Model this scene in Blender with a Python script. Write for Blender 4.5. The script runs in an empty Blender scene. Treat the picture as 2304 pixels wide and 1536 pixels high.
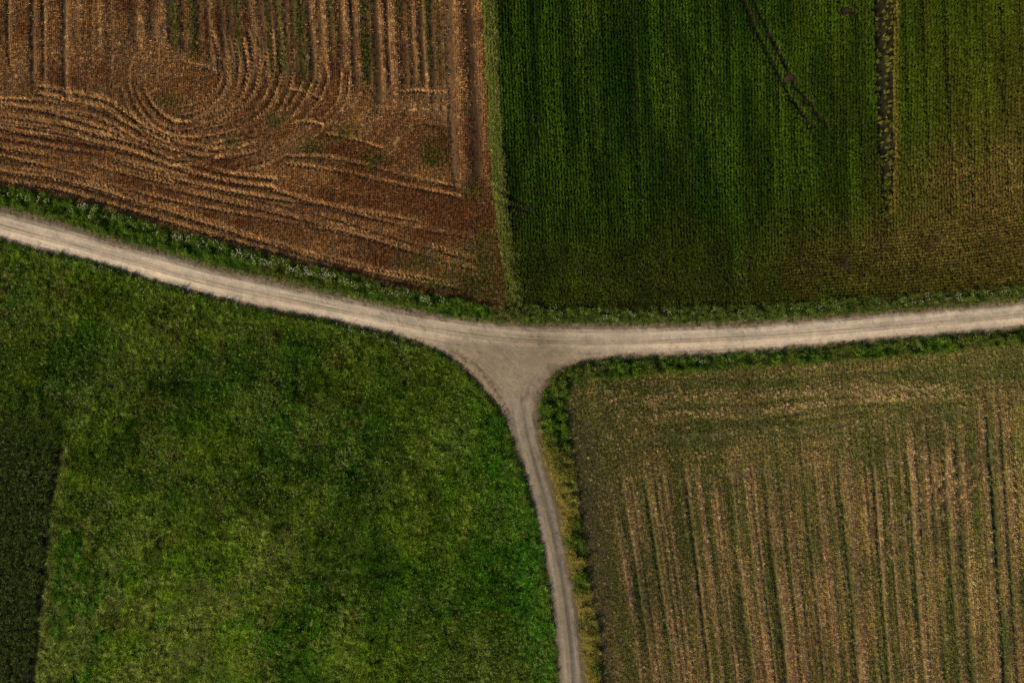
import bpy, math
import numpy as np

# ------------------------------------------------------------------ camera, sky, sun, exposure
scn = bpy.context.scene
PPM = 16.0                                   # photograph pixels per metre of ground
CAM_H = 110.0
cam_d = bpy.data.cameras.new('camera')
cam = bpy.data.objects.new('camera', cam_d)
scn.collection.objects.link(cam)
cam.location = (0, 0, CAM_H)
cam.rotation_euler = (0, 0, 0)               # straight down, top of the picture = +Y
cam_d.sensor_width = 36.0
cam_d.lens = 36.0 * CAM_H / (2304 / PPM)
cam_d.clip_start = 1.0
cam_d.clip_end = 6000.0
scn.camera = cam

SUN_EL, SUN_AZ = 21.0, 224.0                 # azimuth clockwise from +Y: low sun from the lower left
world = bpy.data.worlds.new('World')
scn.world = world
world.use_nodes = True
wn = world.node_tree
sky = wn.nodes.new('ShaderNodeTexSky')
sky.sky_type = 'NISHITA'
sky.sun_disc = False
sky.sun_elevation = math.radians(SUN_EL)
sky.sun_rotation = math.radians(SUN_AZ)
bgn = wn.nodes['Background']
bgn.inputs['Strength'].default_value = 0.05
wn.links.new(sky.outputs['Color'], bgn.inputs['Color'])

sun_d = bpy.data.lights.new('sun', 'SUN')
sun_d.energy = 5.0
sun_d.angle = math.radians(0.6)
sun_d.color = (1.0, 0.82, 0.56)
sun = bpy.data.objects.new('sun', sun_d)
scn.collection.objects.link(sun)
sun.rotation_euler = (math.radians(90 - SUN_EL), 0, math.radians(180 - SUN_AZ))
sun.location = (-60, -60, 60)

vs = scn.view_settings
vs.view_transform = 'Standard'
vs.look = 'None'
vs.exposure = 0.5
vs.gamma = 1.0
vs.use_curve_mapping = False
scn.cycles.use_denoising = False
scn.cycles.max_bounces = 4
scn.cycles.diffuse_bounces = 2
scn.cycles.transmission_bounces = 2
scn.cycles.glossy_bounces = 1

# ------------------------------------------------------------------ small numeric helpers
rng = np.random.default_rng(7)

def M(pts):
    """photograph pixels -> metres on the ground"""
    a = np.asarray(pts, float).reshape(-1, 2)
    return np.stack([(a[:, 0] - 1152) / PPM, (768 - a[:, 1]) / PPM], 1)

def smooth(pts, n=6):
    p = np.asarray(pts, float)
    q = np.vstack([2 * p[0] - p[1], p, 2 * p[-1] - p[-2]])
    out = []
    t = np.linspace(0, 1, n, endpoint=False)[:, None]
    for i in range(1, len(q) - 2):
        a, b, c, d = q[i - 1], q[i], q[i + 1], q[i + 2]
        out.append(0.5 * (2 * b + (c - a) * t + (2 * a - 5 * b + 4 * c - d) * t ** 2 + (3 * b - a - 3 * c + d) * t ** 3))
    out.append(p[-1:])
    return np.vstack(out)

_K1, _K2, _K3 = np.uint32(374761393), np.uint32(668265263), np.uint32(1274126177)
def _hash(ix, iy, s):
    n = ix * _K1; n += iy * _K2; n += np.uint32((s * 144269504) & 0xffffffff)
    n ^= n >> np.uint32(13); n *= _K3; n ^= n >> np.uint32(16)
    return (n & np.uint32(0xffff)) * (1 / 65535.0)

def vnoise(x, y, s=0):
    x = np.asarray(x, float); y = np.asarray(y, float) + 0 * x
    fx, fy = np.floor(x), np.floor(y)
    u, v = x - fx, y - fy
    u = u * u * (3 - 2 * u); v = v * v * (3 - 2 * v)
    ix = fx.astype(np.int32).view(np.uint32); iy = fy.astype(np.int32).view(np.uint32); o = np.uint32(1)
    a = _hash(ix, iy, s); b = _hash(ix + o, iy, s); c = _hash(ix, iy + o, s); d = _hash(ix + o, iy + o, s)
    return (a * (1 - u) + b * u) * (1 - v) + (c * (1 - u) + d * u) * v

def fbm(x, y, s=0, oct=4):
    r, a, t = 0, 1.0, 0
    for i in range(oct):
        r = r + a * vnoise(x * 2 ** i + 17.3 * i, y * 2 ** i - 9.1 * i, s + i); t += a; a *= 0.5
    return r / t

def sstep(a, b, x):
    t = np.clip((x - a) / (b - a), 0, 1)
    return t * t * (3 - 2 * t)

def lerp(a, b, t):
    return a + (b - a) * t

def mixc(a, b, t):
    return np.asarray(a) + (np.asarray(b) - np.asarray(a)) * np.asarray(t)[..., None]

def polyline(x, y, pl, far=None):
    """distance, signed lateral offset, arc length and tangent angle of each point to a polyline"""
    D = np.full(x.shape, 1e9); L = np.zeros(x.shape); S = np.zeros(x.shape); A = np.zeros(x.shape)
    idx = np.arange(x.size)
    if far is not None:
        lo, hi = pl.min(0) - far, pl.max(0) + far
        idx = np.nonzero((x > lo[0]) & (x < hi[0]) & (y > lo[1]) & (y < hi[1]))[0]
    xs, ys = x[idx], y[idx]
    d = np.full(xs.shape, 1e9); l = np.zeros(xs.shape); s = np.zeros(xs.shape); an = np.zeros(xs.shape)
    s0 = 0.0
    for i in range(len(pl) - 1):
        a, b = pl[i], pl[i + 1]
        e = b - a; le = math.hypot(*e)
        if le < 1e-6: continue
        ex, ey = e / le
        rx, ry = xs - a[0], ys - a[1]
        t = np.clip(rx * ex + ry * ey, 0, le)
        dd = np.hypot(rx - t * ex, ry - t * ey)
        k = dd < d
        d[k] = dd[k]
        l[k] = (np.sign(ex * ry - ey * rx) * dd)[k]
        s[k] = (s0 + t)[k]
        an[k] = math.atan2(ey, ex)
        s0 += le
    D[idx], L[idx], S[idx], A[idx] = d, l, s, an
    return D, L, S, A

_sdf_maps = {}
def sdf(x, y, poly):
    """signed distance to a closed polygon, positive inside, read from a coarse map"""
    k = id(poly); st = .4
    if k not in _sdf_maps:
        gx, gy = np.meshgrid(np.arange(-106, 106.9, st), np.arange(-76, 76.9, st))
        _sdf_maps[k] = (sdf_exact(gx.ravel(), gy.ravel(), poly).reshape(gx.shape), poly)
    m = _sdf_maps[k][0]
    fx = np.clip((x + 106) / st, 0, m.shape[1] - 1.001); fy = np.clip((y + 76) / st, 0, m.shape[0] - 1.001)
    i, j = fx.astype(int), fy.astype(int); u, v = fx - i, fy - j
    return (m[j, i] * (1 - u) + m[j, i + 1] * u) * (1 - v) + (m[j + 1, i] * (1 - u) + m[j + 1, i + 1] * u) * v

def sdf_exact(x, y, poly):
    pl = np.vstack([poly, poly[:1]])
    D, _, _, _ = polyline(x, y, pl)
    ins = np.zeros(x.shape, bool)
    for i in range(len(pl) - 1):
        (ax, ay), (bx, by) = pl[i], pl[i + 1]
        c = ((ay > y) != (by > y))
        with np.errstate(divide='ignore', invalid='ignore'):
            xx = (bx - ax) * (y - ay) / (by - ay) + ax
        ins ^= c & (x < xx)
    return np.where(ins, D, -D)

# ------------------------------------------------------------------ the plan of the place
XW, XE, YN, YS = -520, 2824, -420, 1956       # how far the fields go on beyond the picture (pixels)

N_EDGE = [(XW, 330), (-200, 412), (0, 466), (100, 492), (180, 514), (280, 547), (367, 566), (500, 604), (633, 634), (768, 664), (868, 685), (985, 709), (1101, 722),
          (1201, 730), (1335, 730), (1536, 729), (1669, 727), (1769, 720), (1903, 709), (2036, 699), (2226, 684), (2304, 675), (2500, 648), (XE, 590)]
S_EDGE_W = [(XW, 405), (-200, 485), (0, 540), (100, 567), (213, 593), (333, 630), (467, 667), (600, 697), (768, 728), (868, 752), (955, 779), (1021, 812),
            (1068, 859), (1115, 912), (1138, 955), (1161, 1024), (1185, 1091), (1205, 1174), (1225, 1274), (1238, 1357), (1248, 1444), (1253, 1536), (1262, 1700), (1272, YS)]
S_EDGE_E = [(1338, YS), (1326, 1700), (1318, 1536), (1308, 1457), (1298, 1371), (1281, 1277), (1265, 1191), (1248, 1117), (1235, 1064), (1221, 1024), (1211, 952), (1213, 905),
            (1225, 872), (1248, 842), (1281, 822), (1335, 812), (1401, 805), (1536, 800), (1669, 795), (1836, 779), (2003, 765), (2226, 747), (2304, 737), (2500, 712), (XE, 655)]
NE_, SW_, SE_ = smooth(M(N_EDGE)), smooth(M(S_EDGE_W)), smooth(M(S_EDGE_E))
ROAD = np.vstack([NE_, SE_[::-1], SW_[::-1]])

MAIN_C = smooth(M([(XW, 370), (-200, 450), (0, 505), (200, 560), (467, 634), (768, 698), (985, 741), (1150, 762), (1335, 768), (1536, 764), (1769, 752), (2003, 733), (2304, 706), (2500, 680), (XE, 622)]), 16)
TRACK_C = smooth(M([(1305, YS), (1285, 1536), (1268, 1360), (1235, 1185), (1195, 1030), (1176, 950), (1165, 870), (1160, 790)]))
ARC_W = smooth(M([(700, 690), (880, 735), (1000, 780), (1090, 850), (1145, 920), (1180, 1020)]))
ARC_E = smooth(M([(1560, 768), (1380, 775), (1270, 800), (1210, 860), (1192, 940), (1200, 1030)]))

NW_S = [(XW, 300), (-200, 372), (0, 421), (133, 444), (300, 492), (467, 540), (633, 584), (768, 616), (901, 648), (1035, 676), (1120, 696)]
BOUND = [(1142, 690), (1138, 640), (1126, 560), (1110, 430), (1101, 300), (1092, 120), (1086, 0), (1075, -200), (1062, YN)]
NW = np.vstack([smooth(M(NW_S), 4), smooth(M(BOUND), 4), M([(XW, YN)])])
BOUNDM = smooth(M(BOUND), 4)
NE_S = [(1145, 690), (1210, 688), (1268, 694), (1400, 695), (1536, 693), (1703, 688), (1869, 676), (2036, 668), (2226, 651), (2304, 640), (2500, 612), (XE, 556)]
NEF = np.vstack([smooth(M(NE_S), 4), M([(XE, YN)]), smooth(M(BOUND), 4)[::-1]])
SE_T = [(1405, YS), (1362, 1640), (1350, 1536), (1345, 1450), (1335, 1370), (1322, 1300), (1303, 1180), (1296, 1090), (1284, 1020), (1276, 960), (1274, 895), (1300, 858), (1400, 850),
        (1536, 835), (1700, 824), (1836, 815), (2003, 802), (2150, 787), (2304, 772), (2500, 748), (XE, 690)]
SEF = np.vstack([smooth(M(SE_T), 4), M([(XE, YS)])])
W_E = [(XW, 760), (-100, 800), (40, 850), (112, 905), (142, 965), (140, 1020), (125, 1107), (110, 1207), (99, 1324), (92, 1400), (80, 1536), (62, 1740), (44, YS)]
WF = np.vstack([smooth(M(W_E), 4), M([(XW, YS)])])
W_TOP = [(XW, 985), (-100, 985), (40, 990), (112, 995), (142, 1005)] + W_E[5:]
SWM = np.vstack([SW_ + np.array([0, -0.1]), smooth(M(W_TOP), 4)[::-1]])
SWF = np.vstack([SW_ + np.array([0, -0.1]), smooth(M(W_E), 4)[::-1]])

# gaps, tramlines and bare spots in the green crop
GAP = smooth(M([(1984, YN), (1986, 0), (1988, 200), (1992, 330), (1994, 480), (1985, 520)]), 4)
HOLES = [(1904, 28, .80, .55), (1775, 178, .72, .62), (1904, 600, .42, .85)]
CROP_LINES = [M(p) for p in (
    [(1668, 0), (1712, 100), (1766, 205)], [(1692, 0), (1738, 100), (1778, 175)],
    [(1770, 218), (1800, 255), (1826, 290)], [(1784, 196), (1818, 232), (1856, 285)],
    [(1110, 425), (1140, 442), (1180, 462)], [(1115, 448), (1150, 470), (1190, 478)])]

# tyre tracks pressed into the brown stubble: the turning arcs and the headland passes
def arc(cx, cy, rx, ry, a0, a1, n=22):
    t = np.radians(np.linspace(a0, a1, n))
    return M(np.stack([cx + rx * np.cos(t), cy + ry * np.sin(t)], 1))
HEAD = smooth(M(NW_S), 4)
def along(off, x0, x1, wob=0.0, tilt=0.0):
    h = M([(0, 0)])[0]
    q = HEAD.copy()
    px = q[:, 0] * PPM + 1152
    k = (px >= x0) & (px <= x1)
    q = q[k]; pxx = px[k]
    q[:, 1] += off / PPM + wob / PPM * np.sin(pxx * 0.006 + off) + tilt / PPM * (pxx - x0) / (x1 - x0)
    return q
def traced(*pts):
    return smooth(M([(200 + a / 2.88, b / 2.88) for a, b in pts]), 6)
NW_TRACKS = [(traced(*p), hw, st, cr) for p, hw, st, cr in (
    (((855, 200), (890, 330), (905, 480), (870, 600), (740, 720), (600, 760)), .62, 1., .5), (((1000, 260), (1025, 420), (1020, 520), (975, 640), (830, 780), (690, 830)), .6, 1., .6),
    (((1085, 200), (1115, 330), (1085, 560), (990, 700), (840, 800), (640, 850)), .6, .9, .5), (((1150, 350), (1160, 520), (1100, 660), (1000, 770)), .5, .7, .6),
    (((1240, 200), (1252, 430), (1200, 620), (1120, 740), (950, 850), (760, 900)), .5, .9, .9), (((1320, 330), (1312, 540), (1215, 740), (1060, 860)), .55, .8, .6),
    (((1430, 560), (1390, 640), (1320, 745), (1180, 850), (960, 950), (740, 1035), (520, 1060)), .4, .8, 1.), (((1465, 380), (1440, 560), (1350, 720)), .5, .7, .7),
    (((1540, 380), (1545, 520), (1490, 650), (1400, 760)), .5, .7, .6), (((1690, 470), (1665, 650), (1560, 790), (1350, 940), (1150, 1050), (940, 1105)), .4, .8, 1.),
    (((265, 560), (285, 640), (335, 730), (430, 830), (600, 890), (790, 880), (950, 850)), .5, .9, .8), (((360, 580), (430, 700), (560, 790), (740, 785)), .55, .9, .6),
    (((-300, 560), (0, 620), (150, 665), (280, 760), (430, 850), (620, 930), (850, 965), (1050, 930)), .75, 1., .5), (((-600, 640), (-300, 650), (0, 690), (160, 755), (330, 850)), .55, .8, .5),
    (((-600, 740), (-250, 790), (0, 850), (300, 930), (500, 1010), (700, 1070), (900, 1120), (1200, 1160)), .7, 1., .7), (((-600, 830), (-200, 900), (100, 950), (400, 1030), (640, 1090)), .65, .9, .4),
    (((640, 240), (740, 270), (840, 312)), .5, .7, .5), (((620, 405), (760, 440), (865, 490)), .5, .7, .4),
    (((520, 240), (545, 360), (555, 480)), .5, .7, .5), (((440, 330), (450, 430), (430, 520)), .5, .6, .5), (((300, 330), (270, 430), (260, 520)), .5, .6, .6),
    (((900, 240), (930, 380), (920, 440)), .5, .9, .7), (((1180, 1000), (1130, 1080), (1040, 1160)), .5, .7, .3), (((1200, 850), (1160, 930), (1110, 990)), .5, .7, .2),
    (((1310, 580), (1420, 600), (1500, 650)), .5, .8, .5), (((1330, 800), (1430, 790), (1520, 815)), .5, .8, .6), (((2030, 595), (2120, 590), (2304, 600)), .5, .9, .6), (((2080, 720), (2304, 700)), .45, .7, .4), (((2060, 810), (2180, 800), (2304, 815)), .55, 1., .6),
    (((1860, 740), (1800, 850)), .4, .5, 1.), (((1905, 790), (1850, 890)), .4, .5, 1.), (((2020, 1050), (1960, 1120)), .4, .5, .8), (((1750, 620), (1690, 700)), .4, .5, .8),
    (((1300, 1010), (1560, 1020), (1800, 1070), (2050, 1140), (2400, 1210)), .55, .8, .5), (((1300, 1060), (1640, 1110), (2000, 1190), (2400, 1270)), .55, .8, .4), (((1550, 870), (1700, 900), (1900, 960)), .5, .6, .4))]
for off, x0, x1, wob, tilt, hw in ((13, -500, 1000, 3, 4, .6), (44, -500, 1040, 9, -12, .95), (66, -500, 860, 13, 16, .5), (98, 300, 1060, 12, -10, .9), (128, 240, 960, 14, 18, .6), (92, -500, 420, 9, 14, .9), (130, -500, 330, 8, 20, .7),
                               (150, 560, 1060, 10, 6, .7), (178, -300, 420, 9, 10, .6)):
    NW_TRACKS.append((along(off, x0, x1, wob, tilt), hw, .8, .35))
def twin(pl, off):
    t = np.gradient(pl, axis=0); t /= np.hypot(t[:, 0], t[:, 1])[:, None] + 1e-9
    return pl + np.stack([-t[:, 1], t[:, 0]], 1) * off
NW_TRACKS = [(pl, hw * .62, st * (1.3 if k < 10 else 1), cr * (1.7 if k < 10 else 1)) for k, (pl, hw, st, cr) in enumerate(NW_TRACKS)]
NW_TRACKS += [(twin(pl, -1.15), hw * .9, st * .8, cr * .75) for pl, hw, st, cr in NW_TRACKS[:16]] + [(twin(pl, 1.2), hw, st * .8, cr * .8) for pl, hw, st, cr in NW_TRACKS[-9::3]]
# (pixel x at the top edge, half width, slope, lower end, strength): wheel ruts and straw ridges running up the field
NW_DARK = [(16, 4, .02, 150, .8), (70, 5, .02, 190, 1), (96, 5, .02, 175, .9), (143, 7, .02, 230, 1), (205, 4, .02, 160, .5), (250, 5, .02, 200, .5), (384, 10, .04, 110, .9), (408, 8, .04, 115, .8),
           (465, 7, .05, 150, .7), (495, 8, .06, 190, .8), (530, 9, .05, 140, .8), (556, 9, .1, 200, .8), (582, 8, .1, 190, .8), (622, 9, .09, 190, .9), (655, 9, .08, 170, .8), (690, 8, .1, 180, .9), (740, 8, .06, 150, .6),
           (791, 8, .03, 190, .9), (843, 10, .04, 250, .9), (869, 6, .04, 190, .9), (922, 7, .04, 200, .8), (945, 8, .03, 190, .95), (985, 7, .04, 300, .5), (1008, 8, .04, 430, .9), (1052, 10, .06, 410, 1)]
NW_PALE = [(25, 4, .02, 110, .7), (103, 4, .01, 215, .9), (150, 5, .02, 220, .8), (177, 5, .02, 90, .9), (227, 5, .02, 130, 1), (250, 4, .02, 200, .7), (318, 7, .02, 120, 1), (366, 9, .03, 105, .9),
           (430, 4, .03, 100, .5), (475, 6, .04, 120, .5), (572, 7, .1, 200, .6), (627, 5, .1, 180, .6), (706, 6, .08, 170, .8), (727, 6, .06, 160, .9), (778, 7, .05, 170, 1.1), (804, 4, .04, 170, .9),
           (856, 5, .05, 200, .9), (882, 8, .04, 260, 1.1), (931, 4, .05, 180, .7), (954, 4, .04, 270, .9), (1005, 6, .045, 400, .8), (1026, 7, .045, 420, .7), (1076, 5, .05, 420, .5)]
NW_DARK += [(x0, 9, .035, y1, .75) for x0, y1 in ((300, 90), (340, 90), (443, 120), (515, 160), (605, 170), (640, 170), (676, 175), (716, 160), (762, 150), (825, 200), (905, 200), (968, 260))]
NW_GREEN = [(388, 12, .04, 100, .9), (430, 9, .05, 130, 1), (530, 10, .05, 120, .8), (625, 8, .1, 170, .9), (672, 12, .05, 200, 1), (598, 8, .1, 190, .5), (818, 14, .05, 170, .9), (958, 7, .05, 160, .8), (895, 10, .04, 80, .5), (985, 9, .04, 170, .5), (745, 8, .06, 130, .5)]
SE_EXTRA = [(1405 + 23.7 * k + 7 * math.sin(k * 2.3), 3.2, 1224, .55 + .25 * math.sin(k * 1.7)) for k in range(38)]
SE_DARK = [(1471, 6, 1224, .9), (1560, 6, 1224, .9), (1654, 7, 1224, 1.), (1707, 3, 1224, .8), (1736, 8, 1224, 1.1), (1823, 6, 1224, .6), (1902, 7, 1224, .9), (1976, 6, 1224, 1.2), (2008, 4, 1224, .6), (2056, 7, 1224, 1.), (2074, 4, 1224, .8), (2136, 7, 1224, .8), (2166, 8, 1224, .9), (2240, 7, 1224, 1.1), (2268, 6, 1224, .9), (2296, 7, 1224, .7), (1420, 5, 1224, .6), (1620, 6, 1224, .4), (1790, 7, 1224, .4)]
SE_PALE = [(1398, 4, 1224, .8), (1428, 4, 1224, .7), (1488, 4, 1224, .9), (1518, 4, 1224, .6), (1591, 6, 1224, .9), (1616, 4, 1224, .6), (1676, 6, 1224, .5), (1701, 4, 1224, .9), (1713, 3, 1224, .7), (1751, 9, 1224, .6), (1786, 5, 1224, .9), (1838, 5, 1224, .4), (1861, 6, 1224, 1.), (1921, 9, 1224, .8), (1985, 5, 1224, .8), (2013, 5, 1224, 1.), (2066, 7, 1224, 1.), (2095, 5, 1224, .9), (2149, 7, 1224, .7), (2181, 4, 1224, .8), (2226, 8, 1224, .9), (2259, 5, 1224, .9), (2285, 5, 1224, .6), (1450, 5, 1224, .4), (1550, 4, 1224, .4)] + SE_EXTRA

def pix(x, y):
    return x * PPM + 1152, 768 - y * PPM

def line1(px, py, x0, w, slope, y1, soft=22):
    c = x0 + slope * py
    return np.exp(-((px - c) / w) ** 2) * (1 - sstep(y1 - soft, y1 + soft, py + 18 * (vnoise(px * .05, py * .05, 5) - .5)))

def spot(px, py, cx, cy, rx, ry, s=3):
    return np.exp(-(((px - cx) / rx) ** 2 + ((py - cy) / ry) ** 2)) * (0.35 + 1.1 * fbm(px * .02, py * .02, s))

def nw_map(x, y):
    """relief, straw cover, weeds, wear and lie of the straw on the brown field"""
    px, py = pix(x, y)
    wx = px + 5 * (fbm(px * .012, py * .012, 21, 2) - .5)
    dark = np.zeros(x.shape); pale = np.zeros(x.shape); green = np.zeros(x.shape)
    for a in NW_DARK: dark = np.maximum(dark, 1.15 * a[4] * line1(wx, py, a[0], a[1] * 1.25, *a[2:4]))
    for a in NW_PALE: pale = np.maximum(pale, 1.25 * a[4] * line1(wx, py, a[0], a[1] * 1.15, *a[2:4]) * (.6 + .6 * vnoise(px * .1, py * .02, 32)))
    for a in NW_GREEN: green = np.maximum(green, a[4] * line1(wx, py, *a[:4], soft=45) * (.4 + 1.0 * vnoise(px * .04, py * .02, 31)))
    for c in ((870, 270, 120, 40), (930, 250, 90, 40), (880, 310, 60, 35), (990, 250, 40, 30), (700, 475, 70, 20), (885, 120, 18, 50), (640, 462, 40, 14), (60, 150, 70, 40),
              (180, 130, 80, 60), (330, 130, 90, 60), (20, 200, 60, 40), (200, 215, 80, 30), (380, 125, 50, 30), (500, 145, 60, 20)):
        pale = np.maximum(pale, (.85 if c[0] > 800 else .55) * spot(px, py, *c) * (.35 + 1.1 * vnoise(px * .11 + .05 * py, py * .05, 14)))
    for c in ((840, 360, 30, 22), (700, 330, 30, 20), (620, 270, 20, 22), (975, 350, 24, 40), (1060, 430, 30, 25), (380, 225, 26, 14), (780, 300, 30, 20), (520, 320, 25, 10), (960, 590, 60, 25), (1090, 560, 30, 60), (1040, 620, 60, 30), (1085, 640, 60, 50), (1100, 660, 60, 40), (1000, 640, 80, 25), (1075, 590, 50, 60)):
        green = np.maximum(green, .8 * spot(px, py, *c, 8))
    # tyre tracks
    cov = np.zeros(x.shape); z = np.zeros(x.shape); ang = np.full(x.shape, math.pi / 2 - .03); lug = np.zeros(x.shape)
    for pl, hw, st, cr in NW_TRACKS:
        D, L, S, A = polyline(x, y, pl, far=1.2)
        i = np.nonzero(D < 1.6)[0]
        if not len(i): continue
        D, L, S, A = D[i], L[i], S[i], A[i]
        w = (1 - sstep(hw * .7, hw * 1.1, D)) * st * np.clip(2.3 * fbm(S * .13, 0 * S + hw * 9 + 37 * pl[0, 1], 77, 2) - .5, .15, 1.1)
        ph = S / .56 + np.abs(L) * 1.1 / .56 + .5 * vnoise(S * .8, L * 2, 78)
        r = np.cos(2 * math.pi * ph)
        k = w > np.maximum(cov[i], .2)
        lug[i] = np.where(k, .8 * r * w, lug[i]); ang[i] = np.where(k, A + np.sign(L) * (-.75), ang[i])
        rim = np.exp(-((D - hw * 1.2) / .16) ** 2)
        br = .55 * np.clip(w, 0, 1) + .6 * vnoise(S * .5, 0 * S + hw * 31 + pl[0, 0], 79)
        pale[i] = np.maximum(pale[i], 1.35 * cr * np.exp(-((L - hw * .95) / .15) ** 2) * (.2 + 1.2 * br))
        dark[i] = np.maximum(dark[i], .75 * st * np.exp(-((L + hw * .55) / .22) ** 2) * (.3 + 1. * br) * (D < hw * 1.6))
        z[i] += -.045 * w + .012 * rim * st
        cov[i] = np.maximum(cov[i], w)
    red = sstep(.45, .62, fbm(px * .006 + 3, py * .018, 41, 3)) * (1 - cov * .6)
    red = np.maximum(red, .9 * spot(px, py, 300, 330, 220, 30, 9)); red = np.maximum(red, .9 * spot(px, py, 760, 470, 330, 40, 10)); red = np.maximum(red, .8 * spot(px, py, 440, 190, 90, 30, 11))
    u = x + .035 * y
    row = .5 + .5 * np.cos(2 * math.pi * u / .30)
    flat = np.clip(cov + pale * .5 + dark, 0, 1)
    z = z + .035 * row * (1 - flat) - .14 * np.clip(dark, 0, 1) + .045 * pale * (.5 + vnoise(x * 3, y * 3, 13)) + .034 * lug + .05 * (fbm(x * 1.1, y * 1.1, 51) - .5) + .03 * (vnoise(x * 6, y * 6, 52) - .5)
    return dict(z=z, dark=np.clip(dark, 0, 1), pale=np.clip(pale, 0, 1.2), green=np.clip(green, 0, 1), cov=np.clip(cov, 0, 1), lug=lug, ang=ang, red=np.clip(red, 0, 1), row=row, px=px, py=py)

def se_slope(px):
    return np.interp(px, [1380, 1470, 1600, 1800, 1980, 2090, 2300], [.17, .15, .118, .112, .078, .067, .064])

SE_BANDS = [(smooth(M([(1280 + a / 2.249, 780 + b / 2.249) for a, b in p]), 5), hw, st) for p, hw, st in (
    (((400, 275), (900, 252), (1200, 222), (1500, 212), (2000, 190), (2400, 150)), .9, .8), (((420, 362), (750, 340), (1050, 322), (1300, 268), (1700, 250)), .9, .9), (((1000, 160), (1300, 110), (1700, 90)), .8, .5),
    (((1150, 330), (1500, 280), (1900, 240), (2304, 230)), 1.2, .8), (((640, 555), (900, 520), (1350, 470)), .7, .7), (((200, 240), (240, 330), (200, 440)), 1.1, .6), (((1700, 470), (1980, 440), (2100, 520)), 1.6, .7), (((1880, 190), (1950, 330), (1990, 520)), 1.0, .6), (((2150, 240), (2304, 300)), 1.6, .7), (((900, 500), (1000, 480), (1150, 500)), .8, .6))]
SE_STRIPS = [smooth(M([(1280 + a / 2.249, 780 + b / 2.249) for a, b in p]), 5) for p in (((380, 470), (900, 442), (1300, 410), (2000, 335)), ((600, 675), (1000, 632), (1540, 592), (1850, 570)))]
SE_DIAG = [M([(2225, 1000), (2140, 1075), (2080, 1130), (2010, 1188)]), M([(2235, 1035), (2150, 1110), (2090, 1170), (2012, 1240)])]
def se_map(x, y):
    px, py = pix(x, y)
    sl = se_slope(px)
    q = px - sl * (py - 1224) + 4 * (fbm(px * .01, py * .01, 61, 2) - .5)      # field coordinate: x of the row at y = 1224
    top = np.interp(q, [1380, 1450, 1560, 1900, 2060, 2200, 2300], [1120, 1090, 1085, 1050, 1010, 960, 910])
    inrow = sstep(top - 110, top + 60, py + 90 * (fbm(px * .02, py * .02, 62) - .5))
    dark = np.zeros(x.shape); pale = np.zeros(x.shape); green = np.zeros(x.shape)
    for x0, w, _, st in SE_DARK: dark = np.maximum(dark, st * np.exp(-((q - x0) / w) ** 2))
    for x0, w, _, st in SE_PALE: pale = np.maximum(pale, st * np.exp(-((q - x0) / w) ** 2) * (.55 + .75 * vnoise(q * .08, py * .012, 63)))
    dark, pale = dark * inrow * (.3 + .95 * vnoise(q * .06, py * .006, 71)), pale * inrow * (.65 + 1.2 * fbm(q * .03, py * .008, 72, 2))
    olive = sstep(.36, .68, fbm(q * .035, py * .006, 73, 4))
    h = 1 - inrow
    for pl, hw, st in SE_BANDS:
        D, L, S, _ = polyline(x, y, pl, far=6)
        pale = np.maximum(pale, h * st * np.exp(-(D / hw) ** 2) * np.clip(2.2 * fbm(S * .3, L * 1.2, 74, 3) - .45, 0, 1.1))
        dark = np.maximum(dark, .6 * h * st * np.exp(-((L + hw * 1.1) / .35) ** 2) * (.3 + .8 * vnoise(S * .3, L, 75)))
    for c in ((2280, 830, 80, 45), (2120, 930, 50, 40), (2100, 985, 40, 40), (1980, 1000, 40, 30), (1700, 960, 90, 20), (1560, 985, 90, 24), (1350, 990, 60, 120), (1960, 1020, 40, 30), (2230, 1010, 60, 40), (1430, 870, 110, 16), (1700, 860, 160, 16), (2100, 845, 120, 30)):
        green = np.maximum(green, .9 * spot(px, py, *c, 65))
    for c in ((2105, 1190, 18, 60), (2150, 1480, 40, 80), (2060, 1350, 14, 60), (2270, 1400, 14, 130), (1830, 1230, 20, 60), (1660, 1400, 18, 90), (2270, 1260, 12, 80), (1945, 1290, 26, 30), (2160, 1250, 20, 60), (1540, 1280, 30, 160), (1440, 1350, 30, 120), (1370, 1250, 30, 160)):
        green = np.maximum(green, .85 * inrow * spot(px, py, *c, 66))
    # the soft mown strip along the head of the rows
    strip = np.zeros(x.shape)
    for pl in SE_STRIPS:
        D, _, S, _ = polyline(x, y, pl, far=3)
        strip = np.maximum(strip, np.exp(-(D / .5) ** 2) * (.35 + .7 * vnoise(S * .3, D, 76)))
    bare = np.exp(-((px - (1310 + .09 * (py - 1000))) / 46) ** 2) * sstep(880, 990, py)  # strawless strip beside the track verge, together with the verge's shadow
    dg = np.zeros(x.shape)
    for pl in SE_DIAG:
        D, _, S, _ = polyline(x, y, pl, far=2)
        dg = np.maximum(dg, np.exp(-(D / .52) ** 2)); pale = np.maximum(pale, 1.1 * np.exp(-((D - .8) / .25) ** 2) * (.3 + vnoise(S * .5, D, 80)))
    red = sstep(.48, .64, fbm(px * .012, py * .006, 67, 3)) * .7
    row = .5 + .5 * np.cos(2 * math.pi * (q / PPM) / .30)
    flat = np.clip(dark + pale * .5 + strip + dg, 0, 1)
    z = .035 * row * (1 - flat) * inrow - .11 * np.clip(dark, 0, 1.2) + .12 * pale * (.45 + .8 * vnoise(x * 3, y * 3, 68)) * (.4 + .6 * inrow) - .06 * dg + .06 * (fbm(x * 1.0, y * 1.0, 69) - .5) + .03 * (vnoise(x * 6, y * 6, 70) - .5)
    return dict(z=z, dark=np.clip(dark, 0, 1), pale=np.clip(pale, 0, 1.2), green=np.clip(green, 0, 1), strip=strip, bare=bare, dg=dg, red=red, olive=olive, row=row, inrow=inrow, q=q, sl=sl, px=px, py=py)

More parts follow.
